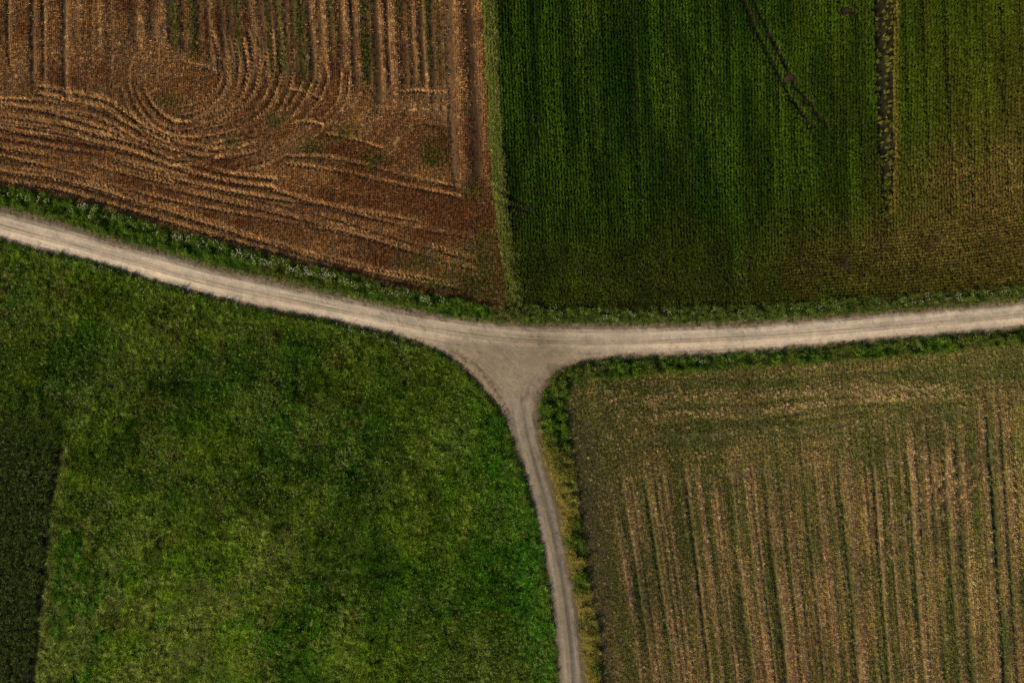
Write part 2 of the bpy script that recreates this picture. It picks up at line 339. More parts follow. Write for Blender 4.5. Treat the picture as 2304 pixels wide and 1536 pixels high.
# ------------------------------------------------------------------ materials
def new_mat(name):
    m = bpy.data.materials.new(name); m.use_nodes = True
    nt = m.node_tree
    return m, nt, nt.nodes['Principled BSDF'], nt.nodes['Material Output']

def ramp(nt, fac, stops):
    r = nt.nodes.new('ShaderNodeValToRGB')
    e = r.color_ramp.elements
    while len(e) < len(stops): e.new(0.5)
    for k, (p, c) in zip(e, stops):
        k.position = p; k.color = (*c, 1)
    nt.links.new(fac, r.inputs['Fac'])
    return r.outputs['Color']

def tex_noise(nt, scale, detail=6, rough=.6, stretch=None):
    tc = nt.nodes.new('ShaderNodeTexCoord')
    n = nt.nodes.new('ShaderNodeTexNoise')
    n.inputs['Scale'].default_value = scale; n.inputs['Detail'].default_value = detail; n.inputs['Roughness'].default_value = rough
    if stretch:
        mp = nt.nodes.new('ShaderNodeMapping'); mp.inputs['Scale'].default_value = stretch
        nt.links.new(tc.outputs['Object'], mp.inputs['Vector']); nt.links.new(mp.outputs['Vector'], n.inputs['Vector'])
    else:
        nt.links.new(tc.outputs['Object'], n.inputs['Vector'])
    return n.outputs['Fac']

def mulc(nt, a, b, fac=1.0, mode='MULTIPLY'):
    m = nt.nodes.new('ShaderNodeMix'); m.data_type = 'RGBA'; m.blend_type = mode
    m.inputs[0].default_value = fac
    nt.links.new(a, m.inputs[6]); nt.links.new(b, m.inputs[7])
    return m.outputs[2]

def soil_mat(name, lo=.65, hi=1.35, bump=.04, scale=9.0):
    """surface colour from the mesh's own cover map, broken up by fine procedural grain and relief"""
    m, nt, p, out = new_mat(name)
    a = nt.nodes.new('ShaderNodeAttribute'); a.attribute_name = 'cover'
    g = ramp(nt, tex_noise(nt, scale, 8, .75), [(.25, (lo,) * 3), (.75, (hi,) * 3)])
    g2 = ramp(nt, tex_noise(nt, scale * .07, 5, .6), [(.3, (.82, .84, .86)), (.7, (1.16, 1.12, 1.06))])
    nt.links.new(mulc(nt, mulc(nt, a.outputs['Color'], g), g2), p.inputs['Base Color'])
    p.inputs['Roughness'].default_value = .95
    p.inputs['Specular IOR Level'].default_value = .15
    b = nt.nodes.new('ShaderNodeBump'); b.inputs['Distance'].default_value = bump; b.inputs['Strength'].default_value = .9
    nt.links.new(tex_noise(nt, scale * 1.6, 6, .8), b.inputs['Height'])
    nt.links.new(b.outputs['Normal'], p.inputs['Normal'])
    return m

def plant_mat(name, source='INSTANCER', trans=.28, rough=.7):
    """leaf or straw: one tint for each plant, small differences from blade to blade, light passing through"""
    m, nt, p, out = new_mat(name)
    if source == 'INSTANCER':
        a = nt.nodes.new('ShaderNodeAttribute'); a.attribute_type = 'INSTANCER'; a.attribute_name = 'tint'; col = a.outputs['Color']
    else:
        a = nt.nodes.new('ShaderNodeObjectInfo'); col = a.outputs['Color']
    s = nt.nodes.new('ShaderNodeAttribute'); s.attribute_name = 'blade'
    c = mulc(nt, col, s.outputs['Color'])
    n = ramp(nt, tex_noise(nt, 7.0, 3, .6), [(.3, (.85, .85, .85)), (.7, (1.15, 1.15, 1.15))])
    c = mulc(nt, c, n)
    nt.links.new(c, p.inputs['Base Color'])
    p.inputs['Roughness'].default_value = rough
    p.inputs['Specular IOR Level'].default_value = .06
    t = nt.nodes.new('ShaderNodeBsdfTranslucent'); nt.links.new(c, t.inputs['Color'])
    mx = nt.nodes.new('ShaderNodeMixShader'); mx.inputs[0].default_value = trans
    nt.links.new(p.outputs[0], mx.inputs[1]); nt.links.new(t.outputs[0], mx.inputs[2])
    nt.links.new(mx.outputs[0], out.inputs['Surface'])
    return m

MAT_SOIL = soil_mat('stubble_soil', .6, 1.4, .05, 7)
MAT_TURF = soil_mat('turf_soil', .6, 1.4, .05, 5)
MAT_ROAD = soil_mat('road_gravel', .86, 1.14, .018, 9)
MAT_LEAF = plant_mat('leaf_blades')
MAT_STRAW = plant_mat('straw_blades', trans=.12)
MAT_LEAF_OBJ = plant_mat('plant_leaves', 'OBJECT')
MAT_STRAW_OBJ = plant_mat('heap_straw', 'OBJECT', trans=.12)

def petal_mat():
    m, nt, p, out = new_mat('white_petals')
    nt.links.new(ramp(nt, tex_noise(nt, 25, 3), [(.3, (.34, .36, .24)), (.7, (.56, .57, .42))]), p.inputs['Base Color'])
    p.inputs['Roughness'].default_value = .7
    return m
MAT_PETAL = petal_mat()

def ground_mat():
    m, nt, p, out = new_mat('far_farmland')
    tc = nt.nodes.new('ShaderNodeTexCoord')
    v = nt.nodes.new('ShaderNodeTexVoronoi'); v.inputs['Scale'].default_value = .006
    nt.links.new(tc.outputs['Object'], v.inputs['Vector'])
    f = ramp(nt, v.outputs['Color'], [(.2, (.05, .075, .02)), (.5, (.10, .095, .035)), (.8, (.17, .12, .06))])
    g = ramp(nt, tex_noise(nt, 1.6, 10, .75), [(.3, (.55,) * 3), (.7, (1.4,) * 3)])
    nt.links.new(mulc(nt, f, g), p.inputs['Base Color'])
    p.inputs['Roughness'].default_value = .95; p.inputs['Specular IOR Level'].default_value = .1
    b = nt.nodes.new('ShaderNodeBump'); b.inputs['Distance'].default_value = .1
    nt.links.new(tex_noise(nt, 5, 6, .7), b.inputs['Height']); nt.links.new(b.outputs['Normal'], p.inputs['Normal'])
    return m

# ------------------------------------------------------------------ mesh helpers
def tag(o, label=None, cat=None, group=None, kind=None):
    if label: o['label'] = label
    if cat: o['category'] = cat
    if group: o['group'] = group
    if kind: o['kind'] = kind
    return o

def raw_mesh(name, V, F, n=4, mat=None):
    me = bpy.data.meshes.new(name)
    V = np.asarray(V, np.float32); F = np.asarray(F, np.int32)
    me.vertices.add(len(V)); me.vertices.foreach_set('co', V.ravel())
    me.loops.add(F.size); me.loops.foreach_set('vertex_index', F.ravel())
    me.polygons.add(len(F)); me.polygons.foreach_set('loop_start', np.arange(0, F.size, n, dtype=np.int32))
    me.update(calc_edges=True)
    if mat: me.materials.append(mat)
    return me

def set_color(me, name, C):
    a = me.attributes.new(name, 'FLOAT_COLOR', 'POINT')
    c = np.ones((len(C), 4), np.float32); c[:, :3] = C
    a.data.foreach_set('color', c.ravel())

def sheet(name, poly, step, fn, mat, label, cat, grow=.35, kind='structure'):
    """a fine relief sheet over a polygon; fn(x, y, d) gives heights and cover colours"""
    lo, hi = poly.min(0) - grow, poly.max(0) + grow
    lo = np.maximum(lo, [-104, -73.5]); hi = np.minimum(hi, [104, 73.5])
    def axis(a, b, e):                            # fine inside the picture, coarser beyond it
        far = max(step, .45)
        return np.unique(np.concatenate([np.arange(max(a, -e), min(b, e), step), np.arange(a, -e, far), np.arange(e, b, far), [b]]))
    ax, ay = axis(lo[0], hi[0], 75.), axis(lo[1], hi[1], 51.)
    nx, ny = len(ax), len(ay)
    gx, gy = np.meshgrid(ax, ay)
    x, y = gx.ravel(), gy.ravel()
    d = sdf(x, y, poly) + .5 * (fbm(x * .8, y * .8, 91) - .5)
    keep = (d > -grow).reshape(ny, nx)
    cell = keep[:-1, :-1] & keep[1:, :-1] & keep[:-1, 1:] & keep[1:, 1:]
    used = np.zeros((ny, nx), bool)
    for a in (slice(0, -1), slice(1, None)):
        for b in (slice(0, -1), slice(1, None)):
            used[a, b] |= cell
    ids = np.full(nx * ny, -1, np.int64); u = used.ravel(); ids[u] = np.arange(u.sum())
    x, y, d = x[u], y[u], d[u]
    z, C = fn(x, y, d)
    jy, jx = np.nonzero(cell)
    b = jy * nx + jx
    F = np.stack([ids[b], ids[b + 1], ids[b + nx + 1], ids[b + nx]], 1)
    me = raw_mesh(name, np.stack([x, y, z], 1), F, 4, mat)
    me.polygons.foreach_set('use_smooth', np.ones(len(F), bool))
    set_color(me, 'cover', C)
    o = bpy.data.objects.new(name, me); scn.collection.objects.link(o)
    return tag(o, label, cat, kind=kind)

class Blades:
    """collects blades, leaves and stalks for one plant mesh"""
    def __init__(s): s.V, s.F, s.C = [], [], []
    def blade(s, base, az, h, out, w, bend=.5, shade=(1, 1, 1), seg=2, twist=0.0, tip=.15):
        dx, dy = math.cos(az), math.sin(az)
        sx, sy = -math.sin(az + twist), math.cos(az + twist)
        n0 = len(s.V)
        for i in range(seg + 1):
            t = i / seg
            r = out * (t ** (1 + bend)); z = h * (t - .28 * bend * t * t)
            ww = w * .5 * (1 - t * (1 - tip))
            for k in (-1, 1):
                s.V.append((base[0] + dx * r + sx * ww * k, base[1] + dy * r + sy * ww * k, base[2] + z)); s.C.append(shade)
        for i in range(seg):
            a = n0 + 2 * i
            s.F.append((a, a + 1, a + 3, a + 2))
    def leaf(s, c, az, tilt, l, w, shade):
        dx, dy, dz = math.cos(az) * math.cos(tilt), math.sin(az) * math.cos(tilt), math.sin(tilt)
        sx, sy = -math.sin(az), math.cos(az)
        n0 = len(s.V)
        for a, b, dr in ((0, 0, 0), (.45, -.5, -.02), (1, 0, -.06), (.45, .5, -.02)):
            s.V.append((c[0] + dx * l * a + sx * w * b, c[1] + dy * l * a + sy * w * b, c[2] + dz * l * a + dr * l)); s.C.append(shade)
        s.F.append((n0, n0 + 1, n0 + 2, n0 + 3))
    def mesh(s, name, mat):
        me = raw_mesh(name, s.V, s.F, 4, mat)
        set_color(me, 'blade', np.array(s.C))
        return me

R = np.random.default_rng(11)
def ru(a, b): return float(R.uniform(a, b))
def shade(v=.25, warm=.08):
    k = ru(1 - v, 1 + v); w = ru(-warm, warm)
    return (k * (1 + w), k, k * (1 - w))

def stock(name, fn, n=6, mat=None):
    c = bpy.data.collections.new(name)
    for i in range(n):
        b = Blades(); fn(b, i)
        o = bpy.data.objects.new(name + '_source', b.mesh(name + '_source', mat))
        c.objects.link(o)
    return c

def grass_tuft(b, i, n=17, h=(.18, .45), out=(.1, .36), w=(.022, .05), rad=.13):
    for _ in range(n):
        a = ru(0, 6.283); r = rad * math.sqrt(ru(0, 1))
        hh = ru(*h)
        b.blade((r * math.cos(a), r * math.sin(a), 0), ru(0, 6.283), hh, ru(*out), ru(*w), ru(.2, .9), shade(.35), 2, ru(-.6, .6))
def crop_tuft(b, i):
    for _ in range(14):
        b.blade((ru(-.04, .04), ru(-.13, .13), 0), ru(0, 6.283), ru(.38, .62), ru(.04, .17), ru(.02, .04), ru(.1, .7), shade(.3), 2, ru(-.6, .6))
    for _ in range(6):
        b.leaf((ru(-.06, .06), ru(-.14, .14), ru(.35, .55)), ru(0, 6.283), ru(-.2, .4), ru(.09, .16), ru(.035, .055), shade(.3))
def stubble_tuft(b, i):
    for _ in range(17):
        b.blade((ru(-.035, .035), ru(-.19, .19), 0), ru(0, 6.283), ru(.07, .2), ru(.0, .06), ru(.012, .022), 0, shade(.35), 1, 0, .9)
    for _ in range(4):
        straw1(b, .2, ru(0, 3.14))
def straw1(b, rad, az, l=None):
    l = l or ru(.15, .42)
    a = ru(0, 6.283); r = rad * math.sqrt(ru(0, 1))
    cx, cy, z = r * math.cos(a), r * math.sin(a), ru(.01, .10)
    dx, dy = math.cos(az) * l / 2, math.sin(az) * l / 2
    w = ru(.010, .02); sx, sy = -math.sin(az) * w, math.cos(az) * w
    t = ru(-.06, .06); sh = shade(.3); n0 = len(b.V)
    for q, k in ((-1, -1), (1, -1), (1, 1), (-1, 1)):
        b.V.append((cx + dx * q + sx * k, cy + dy * q + sy * k, z + t * q + .012 * k)); b.C.append(sh)
    b.F.append((n0, n0 + 1, n0 + 2, n0 + 3))
def straw_mat(b, i):
    for _ in range(18): straw1(b, .24, R.normal(0, .38))
def leafy_tuft(b, i, n=20, rad=.2, zz=(.12, .42)):
    for _ in range(n):
        a = ru(0, 6.283); r = rad * math.sqrt(ru(0, 1))
        b.leaf((r * math.cos(a), r * math.sin(a), ru(*zz)), ru(0, 6.283), ru(-.5, .5), ru(.09, .2), ru(.05, .1), shade(.35))
    for _ in range(6):
        b.blade((ru(-.1, .1), ru(-.1, .1), 0), ru(0, 6.283), ru(.2, .45), ru(.05, .2), ru(.02, .035), .4, shade(.3))
def weed_tuft(b, i): leafy_tuft(b, i, 12, .11, (.05, .2))
def flower_tuft(b, i):
    for _ in range(5):
        a = ru(0, 6.283); r = .2 * math.sqrt(ru(0, 1)); c = (r * math.cos(a), r * math.sin(a), ru(.3, .5))
        for k in range(3):
            b.leaf(c, ru(0, 6.283), ru(-.1, .3), ru(.03, .05), ru(.03, .045), shade(.1))
def pebble(b, i):
    s = .05
    n0 = len(b.V)
    ring = 6
    for z, r in ((0, 1.), (.45, .8)):
        for k in range(ring):
            a = 6.283 * k / ring + ru(-.2, .2)
            b.V.append((s * r * math.cos(a) * ru(.8, 1.2), s * r * math.sin(a) * ru(.6, 1.), s * z * ru(.8, 1.2))); b.C.append((1, 1, 1))
    for k in range(ring):
        b.F.append((n0 + k, n0 + (k + 1) % ring, n0 + ring + (k + 1) % ring, n0 + ring + k))
    b.F.append((n0 + ring, n0 + ring + 1, n0 + ring + 2, n0 + ring + 3)); b.F.append((n0 + ring, n0 + ring + 3, n0 + ring + 4, n0 + ring + 5))

K_GRASS = stock('grass', grass_tuft, 8, MAT_LEAF)
K_LONG = stock('long_grass', lambda b, i: grass_tuft(b, i, 18, (.3, .65), (.15, .5), (.02, .045), .14), 8, MAT_LEAF)
def swirl_tuft(b, i):
    for _ in range(26):
        a = ru(0, 6.283); r = .2 * math.sqrt(ru(0, 1))
        b.blade((r * math.cos(a), r * math.sin(a), ru(0, .1)), R.normal(0, .45), ru(.25, .55), ru(.3, .75), ru(.02, .04), ru(.2, .8), shade(.3), 3, ru(-.5, .5))
K_MEAD = stock('meadow', lambda b, i: grass_tuft(b, i, 15, (.22, .5), (.12, .46), (.026, .058), .17), 10, MAT_LEAF)
K_SWIRL = stock('bent_grass', swirl_tuft, 8, MAT_LEAF)
K_CROP = stock('crop', crop_tuft, 8, MAT_LEAF)
K_LEAFY = stock('leafy', leafy_tuft, 8, MAT_LEAF)
K_WEED = stock('weed', weed_tuft, 6, MAT_LEAF)
K_STUB = stock('stubble', stubble_tuft, 8, MAT_STRAW)
K_STRAW = stock('straw', straw_mat, 8, MAT_STRAW)
K_PRESS = stock('pressed', lambda b, i: [straw1(b, .2, R.normal(0, .16)) for _ in range(14)], 8, MAT_STRAW)
K_FLOWER = stock('blossom', flower_tuft, 6, MAT_LEAF)
K_PEB = stock('pebble', pebble, 6, MAT_STRAW)

_groups = {}
def instancer(coll):
    if coll.name in _groups: return _groups[coll.name]
    g = bpy.data.node_groups.new('scatter_' + coll.name, 'GeometryNodeTree')
    g.interface.new_socket('Geometry', in_out='INPUT', socket_type='NodeSocketGeometry')
    g.interface.new_socket('Geometry', in_out='OUTPUT', socket_type='NodeSocketGeometry')
    N, L = g.nodes, g.links
    gi, go = N.new('NodeGroupInput'), N.new('NodeGroupOutput')
    ip = N.new('GeometryNodeInstanceOnPoints')
    ci = N.new('GeometryNodeCollectionInfo')
    ci.inputs['Collection'].default_value = coll
    ci.inputs['Separate Children'].default_value = True
    ci.inputs['Reset Children'].default_value = True
    def attr(name, t):
        a = N.new('GeometryNodeInputNamedAttribute'); a.data_type = t; a.inputs['Name'].default_value = name
        return a.outputs['Attribute']
    er = N.new('FunctionNodeEulerToRotation')
    L.new(attr('rot', 'FLOAT_VECTOR'), er.inputs[0])
    L.new(gi.outputs[0], ip.inputs['Points'])
    L.new(ci.outputs[0], ip.inputs['Instance'])
    ip.inputs['Pick Instance'].default_value = True
    L.new(attr('which', 'INT'), ip.inputs['Instance Index'])
    L.new(er.outputs[0], ip.inputs['Rotation'])
    L.new(attr('size', 'FLOAT_VECTOR'), ip.inputs['Scale'])
    L.new(ip.outputs[0], go.inputs[0])
    _groups[coll.name] = g
    return g

def scatter(name, coll, x, y, z, tint, label, cat, size=1.0, yaw=None, tilt=.12, height=None, tiltdir=None):
    n = len(x)
    me = bpy.data.meshes.new(name)
    me.vertices.add(n)
    me.vertices.foreach_set('co', np.stack([x, y, np.broadcast_to(z, (n,))], 1).astype(np.float32).ravel())
    rot = np.zeros((n, 3), np.float32)
    rot[:, 0] = rng.normal(0, tilt, n); rot[:, 1] = rng.normal(0, tilt, n)
    rot[:, 2] = rng.uniform(0, 6.283, n) if yaw is None else yaw
    sz = np.empty((n, 3), np.float32); sz[:] = np.broadcast_to(np.asarray(size, float), (n,))[:, None]
    if height is not None: sz[:, 2] *= height
    a = me.attributes.new('rot', 'FLOAT_VECTOR', 'POINT'); a.data.foreach_set('vector', rot.ravel())
    a = me.attributes.new('size', 'FLOAT_VECTOR', 'POINT'); a.data.foreach_set('vector', sz.ravel())
    a = me.attributes.new('which', 'INT', 'POINT'); a.data.foreach_set('value', rng.integers(0, len(coll.objects), n).astype(np.int32))
    set_color(me, 'tint', np.clip(tint, .002, .9))
    o = bpy.data.objects.new(name, me); scn.collection.objects.link(o)
    md = o.modifiers.new('scatter', 'NODES'); md.node_group = instancer(coll)
    return tag(o, label, cat, kind='stuff')

VX, VY = 94.0, 67.0                               # plants are set out a little past the edge of the picture
def cloud(poly, per_m2, inset=0.0, fuzz=.6):
    lo = np.maximum(poly.min(0), [-VX, -VY]); hi = np.minimum(poly.max(0), [VX, VY])
    s = 1 / math.sqrt(per_m2)
    gx, gy = np.meshgrid(np.arange(lo[0], hi[0], s), np.arange(lo[1], hi[1], s))
    x = gx.ravel() + rng.uniform(-.5, .5, gx.size) * s; y = gy.ravel() + rng.uniform(-.5, .5, gx.size) * s
    d = sdf(x, y, poly) + fuzz * (fbm(x * .9, y * .9, 33) - .5)
    k = (d > inset) & ((np.abs(x) < 76) & (np.abs(y) < 52) | (rng.uniform(0, 1, x.size) < .55))
    return x[k], y[k], d[k]

def jit(n, v=.2):
    return rng.uniform(1 - v, 1 + v, n)[:, None]

# ------------------------------------------------------------------ ground to the horizon
me = raw_mesh('ground', [(-3000, -3000, -.4), (3000, -3000, -.4), (3000, 3000, -.4), (-3000, 3000, -.4)], [(0, 1, 2, 3)], 4, ground_mat())
ground = bpy.data.objects.new('ground', me); scn.collection.objects.link(ground)
tag(ground, 'open farmland stretching away under all the fields', 'ground', kind='structure')

# ------------------------------------------------------------------ the dirt road with its fork
def road_fn(x, y, d):
    px, py = pix(x, y)
    Dm, Lm, Sm, _ = polyline(x, y, MAIN_C)
    Dt, Lt, St, _ = polyline(x, y, TRACK_C)
    Dw, Lw, Sw, _ = polyline(x, y, ARC_W); De, Le, Se, _ = polyline(x, y, ARC_E)
    ontrack = sstep(850, 960, py)
    def streak(S, L, sd): return fbm(S * .10, L * 3.2, sd, 4)
    def streak2(S, L, sd): return fbm(S * .22, L * 8.0, sd, 3)
    fk = np.exp(-((px - 1150) / 170) ** 2) * sstep(735, 800, py) * (1 - ontrack)
    wl = fk * (px < 1165); wr = fk * (px >= 1165)
    st = streak(Sm, Lm, 101) * (1 - fk) * (1 - ontrack) + streak(Sw, Lw, 102) * wl + streak(Se, Le, 103) * wr + streak(St, Lt, 104) * ontrack
    s2 = streak2(Sm, Lm, 105) * (1 - fk) * (1 - ontrack) + streak2(Sw, Lw, 106) * wl + streak2(Se, Le, 107) * wr + streak2(St, Lt, 108) * ontrack
    lanes = np.maximum(np.exp(-((Lm - .75) / .55) ** 2), np.exp(-((Lm + .95) / .5) ** 2)) * (1 - ontrack)
    lanes_t = np.maximum(np.exp(-((Lt - .85) / .42) ** 2), np.exp(-((Lt + .85) / .42) ** 2)) * ontrack
    mid_t = np.exp(-((Lt + .08) / .26) ** 2) * ontrack
    mid_t = mid_t * (.4 + .9 * vnoise(St * .45, Lt, 109))
    thin = sum(np.exp(-((Lm - o - .15 * (vnoise(Sm * .08, 0 * Sm + k, 110) - .5)) / .07) ** 2) for k, o in enumerate((.12, -.3, 1.45, -1.55))) * (1 - ontrack) * (1 - .7 * fk)
    thin = thin * (.2 + 1.1 * vnoise(Sm * .12, Lm * .3, 118)) + sum(np.exp(-((L - o) / .2) ** 2) for L, o in ((Lw, .7), (Lw, -.9), (Lw, .2), (Le, .8), (Le, -.7), (Le, .1))) * fk * (.1 + .5 * vnoise(x * .4, y * .4, 119))
    Dn, _, _, _ = polyline(x, y, NE_)
    shoulder = (1 - sstep(.5, 1.5, Dn + .6 * (fbm(x * .7, y * .7, 111) - .5))) * (1 - sstep(800, 1000, px)) + .55 * (1 - sstep(.15, .55, Dn)) * sstep(800, 1000, px)
    edge = 1 - sstep(.0, .95, d + .7 * (fbm(x * 1.6, y * 1.6, 112) - .5))
    grit = vnoise(x * 3.9 + 2.1 * y, y * 3.9 - 2.1 * x, 113); pock = sstep(.60, .78, fbm(x * 1.7 + .9 * y, y * 1.7 - .9 * x, 114, 3)) * sstep(.4, .7, fbm(x * .3, y * .3, 115))
    base = mixc(np.full(x.shape + (3,), (.35, .295, .24)), (.57, .49, .405), np.clip(.25 + .95 * lanes * (.4 + st) + .55 * (st - .5) + .5 * (s2 - .5), 0, 1))
    tr = mixc(np.full(x.shape + (3,), (.17, .148, .118)), (.27, .238, .195), np.clip(.2 + .8 * lanes_t * (.4 + st) + .5 * (st - .5) + .4 * (s2 - .5), 0, 1))
    C = mixc(base, tr, ontrack)
    C = mixc(C, (.235, .19, .145), np.clip((fk + .8 * np.exp(-((px - 1150) / 230) ** 2) * (1 - ontrack)) * (.35 + .5 * fbm(x * .25, y * .25, 117)), 0, .8))
    C = mixc(C, (.20, .165, .12), np.clip(thin * .35 + mid_t * .75 + pock * .25, 0, .85))
    C = mixc(C, (.215, .185, .135), np.clip(shoulder * (.35 + .9 * (grit - .2)), 0, .85))
    C = mixc(C, (.12, .085, .05), np.clip(edge * (.5 + .6 * grit), 0, .9))
    mud, _, _, _ = polyline(x, y, smooth(M([(1015, 790), (1060, 815), (1095, 850), (1130, 905), (1150, 950)])))
    C = mixc(C, (.11, .085, .05), np.clip(np.exp(-(mud / .38) ** 2) * (vnoise(x * 3, y * 3, 116) * 1.3 - .1), 0, .8))
    C = C * (.9 + .22 * grit)[:, None] * (.82 + .36 * fbm(x * .22, y * .22, 120, 4))[:, None]
    pot = .7 * sstep(.60, .86, fbm(x * .55 + 4, y * .55, 123, 3)) * (fk + .25)
    C = mixc(C, (.13, .105, .08), np.clip(pot, 0, .6))
    z = .05 + .07 * sstep(.0, 2.2, d) * (1 - ontrack * .6) - .035 * lanes - .05 * lanes_t + .04 * mid_t - .03 * thin + .03 * (s2 - .5) + .022 * (grit - .5) * (.35 + shoulder) - .02 * pock - .07 * edge - .05 * pot
    return z, C
sheet('dirt_road', ROAD, .1, road_fn, MAT_ROAD, 'pale dirt road with a narrower track forking off downwards', 'road', grow=.45)

# ------------------------------------------------------------------ field surfaces
SOIL = np.array((.060, .036, .020)); STRAWC = np.array((.50, .27, .095)); PALEC = np.array((.70, .45, .21)); REDC = np.array((.22, .082, .028)); WEEDC = np.array((.075, .105, .018))
def nw_fn(x, y, d):
    m = nw_map(x, y)
    n = x.size
    C = mixc(np.full((n, 3), (.125, .066, .031)), (.21, .12, .056), vnoise(x * 4, y * 4, 121))
    C = mixc(C, (.105, .046, .021), m['red'] * .8)
    C = mixc(C, (.050, .031, .017), m['dark'] * .95)
    C = mixc(C, (.26, .155, .075), np.clip(m['pale'] * .6, 0, 1))
    C = mixc(C, (.30, .17, .075), np.clip(m['lug'] * 1.2, 0, 1)); C = mixc(C, (.075, .042, .02), np.clip(-m['lug'] * 1.3, 0, .9))
    C = mixc(C, (.055, .065, .015), m['green'] * .7)
    return m['z'] - .03 * (1 - sstep(0, .4, d)), C
sheet('stubble_field', NW, .1, nw_fn, MAT_SOIL, 'reddish brown stubble field with curving tyre tracks above the road', 'field')

def se_fn(x, y, d):
    m = se_map(x, y)
    n = x.size
    C = mixc(np.full((n, 3), (.125, .10, .042)), (.25, .195, .085), vnoise(x * 4, y * 4, 131))
    C = mixc(C, (.115, .060, .034), m['red'] * .6)
    C = mixc(C, (.065, .080, .022), m['olive'] * .8)
    C = mixc(C, (.036, .036, .015), m['dark'] * .9)
    C = mixc(C, (.055, .05, .022), m['dg'] * .8)
    C = mixc(C, (.30, .215, .115), np.clip(m['pale'] * np.where(m['inrow'] > .5, .7, .4), 0, 1))
    C = mixc(C, (.060, .080, .024), m['green'] * .75)
    C = mixc(C, (.125, .12, .06), np.clip(m['strip'], 0, .8))
    C = mixc(C, (.055, .046, .026), np.clip(m['bare'], 0, .8))  # verge shadow put into the dark soil colour of the strawless strip
    return m['z'], C
sheet('stubble_field', SEF, .115, se_fn, MAT_SOIL, 'olive tan stubble field with long straw rows right of the narrow track', 'field')

def ne_fn(x, y, d):
    n = x.size
    C = mixc(np.full((n, 3), (.015, .014, .006)), (.034, .030, .013), fbm(x * 2, y * 2, 141, 3))
    return .04 * (fbm(x, y, 142) - .5) - .02, C
sheet('crop_field', NEF, .3, ne_fn, MAT_TURF, 'dark soil of the green row crop field at upper right', 'field')

def sw_fn(x, y, d):
    n = x.size
    C = mixc(np.full((n, 3), (.016, .022, .006)), (.032, .034, .010), vnoise(x * 2, y * 2, 151))
    return .10 * (fbm(x * .5, y * .5, 152) - .5) - .03, C
sheet('meadow', SWF, .3, sw_fn, MAT_TURF, 'uncut grass meadow between the road and the narrow track', 'meadow')

def w_fn(x, y, d):
    n = x.size
    C = mixc(np.full((n, 3), (.010, .011, .005)), (.02, .018, .008), vnoise(x * 2, y * 2, 161))
    return .05 * (fbm(x, y, 162) - .5) - .05, C
sheet('crop_field', WF, .3, w_fn, MAT_TURF, 'dark soil of the leafy crop at the lower left edge', 'field')

def verge_fn(x, y, d):
    n = x.size
    C = mixc(np.full((n, 3), (.022, .026, .009)), (.05, .042, .018), vnoise(x * 2, y * 2, 165))
    return -.16 + .05 * (fbm(x, y, 166) - .5), C
VERGE = np.vstack([NE_ + np.array([0, 4.]), M([(XE, 900), (1500, 900), (1420, YS), (1180, YS), (1060, 1000), (900, 850), (XW, 520)])])
sheet('verge', VERGE, .35, verge_fn, MAT_TURF, 'dark soil of the grassy verges beside the dirt road', 'verge', grow=1.0)

# ------------------------------------------------------------------ brown field: standing stubble, pressed straw, weeds
x, y, d = cloud(NW, 13, .1)
m = nw_map(x, y)
u = x + .035 * y
keep = (rng.uniform(0, 1, x.size) > np.clip(m['cov'] * .66 + m['dark'] * .95 + .15 * m['pale'], 0, .97))
x, y = x[keep], y[keep]; m = {k: v[keep] for k, v in m.items()}
u = x + .035 * y; x = x + (np.round(u / .30) * .30 - u) + rng.normal(0, .02, x.size)
n = x.size
C = mixc(np.full((n, 3), STRAWC * .62), STRAWC, fbm(x * .25, y * .25, 171))
C = C * (.55 + .75 * sstep(.3, .7, fbm(m['px'] * .008, m['py'] * .02, 173)))[:, None]; C = mixc(C, REDC, m['red'] * .8); C = mixc(C, PALEC, np.clip(m['pale'] * .8, 0, 1)); C = mixc(C, (.13, .14, .03), m['green'] * .7)
scatter('stubble', K_STUB, x, y, m['z'], C * np.clip(rng.lognormal(-.1, .24, n), .4, 2.)[:, None], 'cut stubble stalks standing in fine rows on the reddish brown field', 'stubble', rng.uniform(.7, 1.2, n), rng.normal(.03, .08, n), .1)

x, y, d = cloud(NW, 26, .05)
m = nw_map(x, y)
keep = rng.uniform(0, 1, x.size) < np.clip(.05 - .05 * m['cov'] + .95 * m['pale'] ** 1.4 - 1.2 * m['dark'], .01, 1)
x, y = x[keep], y[keep]; m = {k: v[keep] for k, v in m.items()}; n = x.size
C = mixc(np.full((n, 3), STRAWC * .75), PALEC, np.clip(m['pale'] * .8 + .35 * np.clip(m['lug'], 0, 1), 0, 1)); C = mixc(C, REDC * 1.4, m['red'] * .6)
C = mixc(C, (.16, .15, .05), m['green'] * .6)
scatter('loose_straw', K_STRAW, x, y, m['z'] + .02, C * jit(n, .25), 'loose straw strewn in pale streaks over the brown field', 'straw', rng.uniform(.45, .95, n), m['ang'] + rng.normal(0, .5, n), .12)

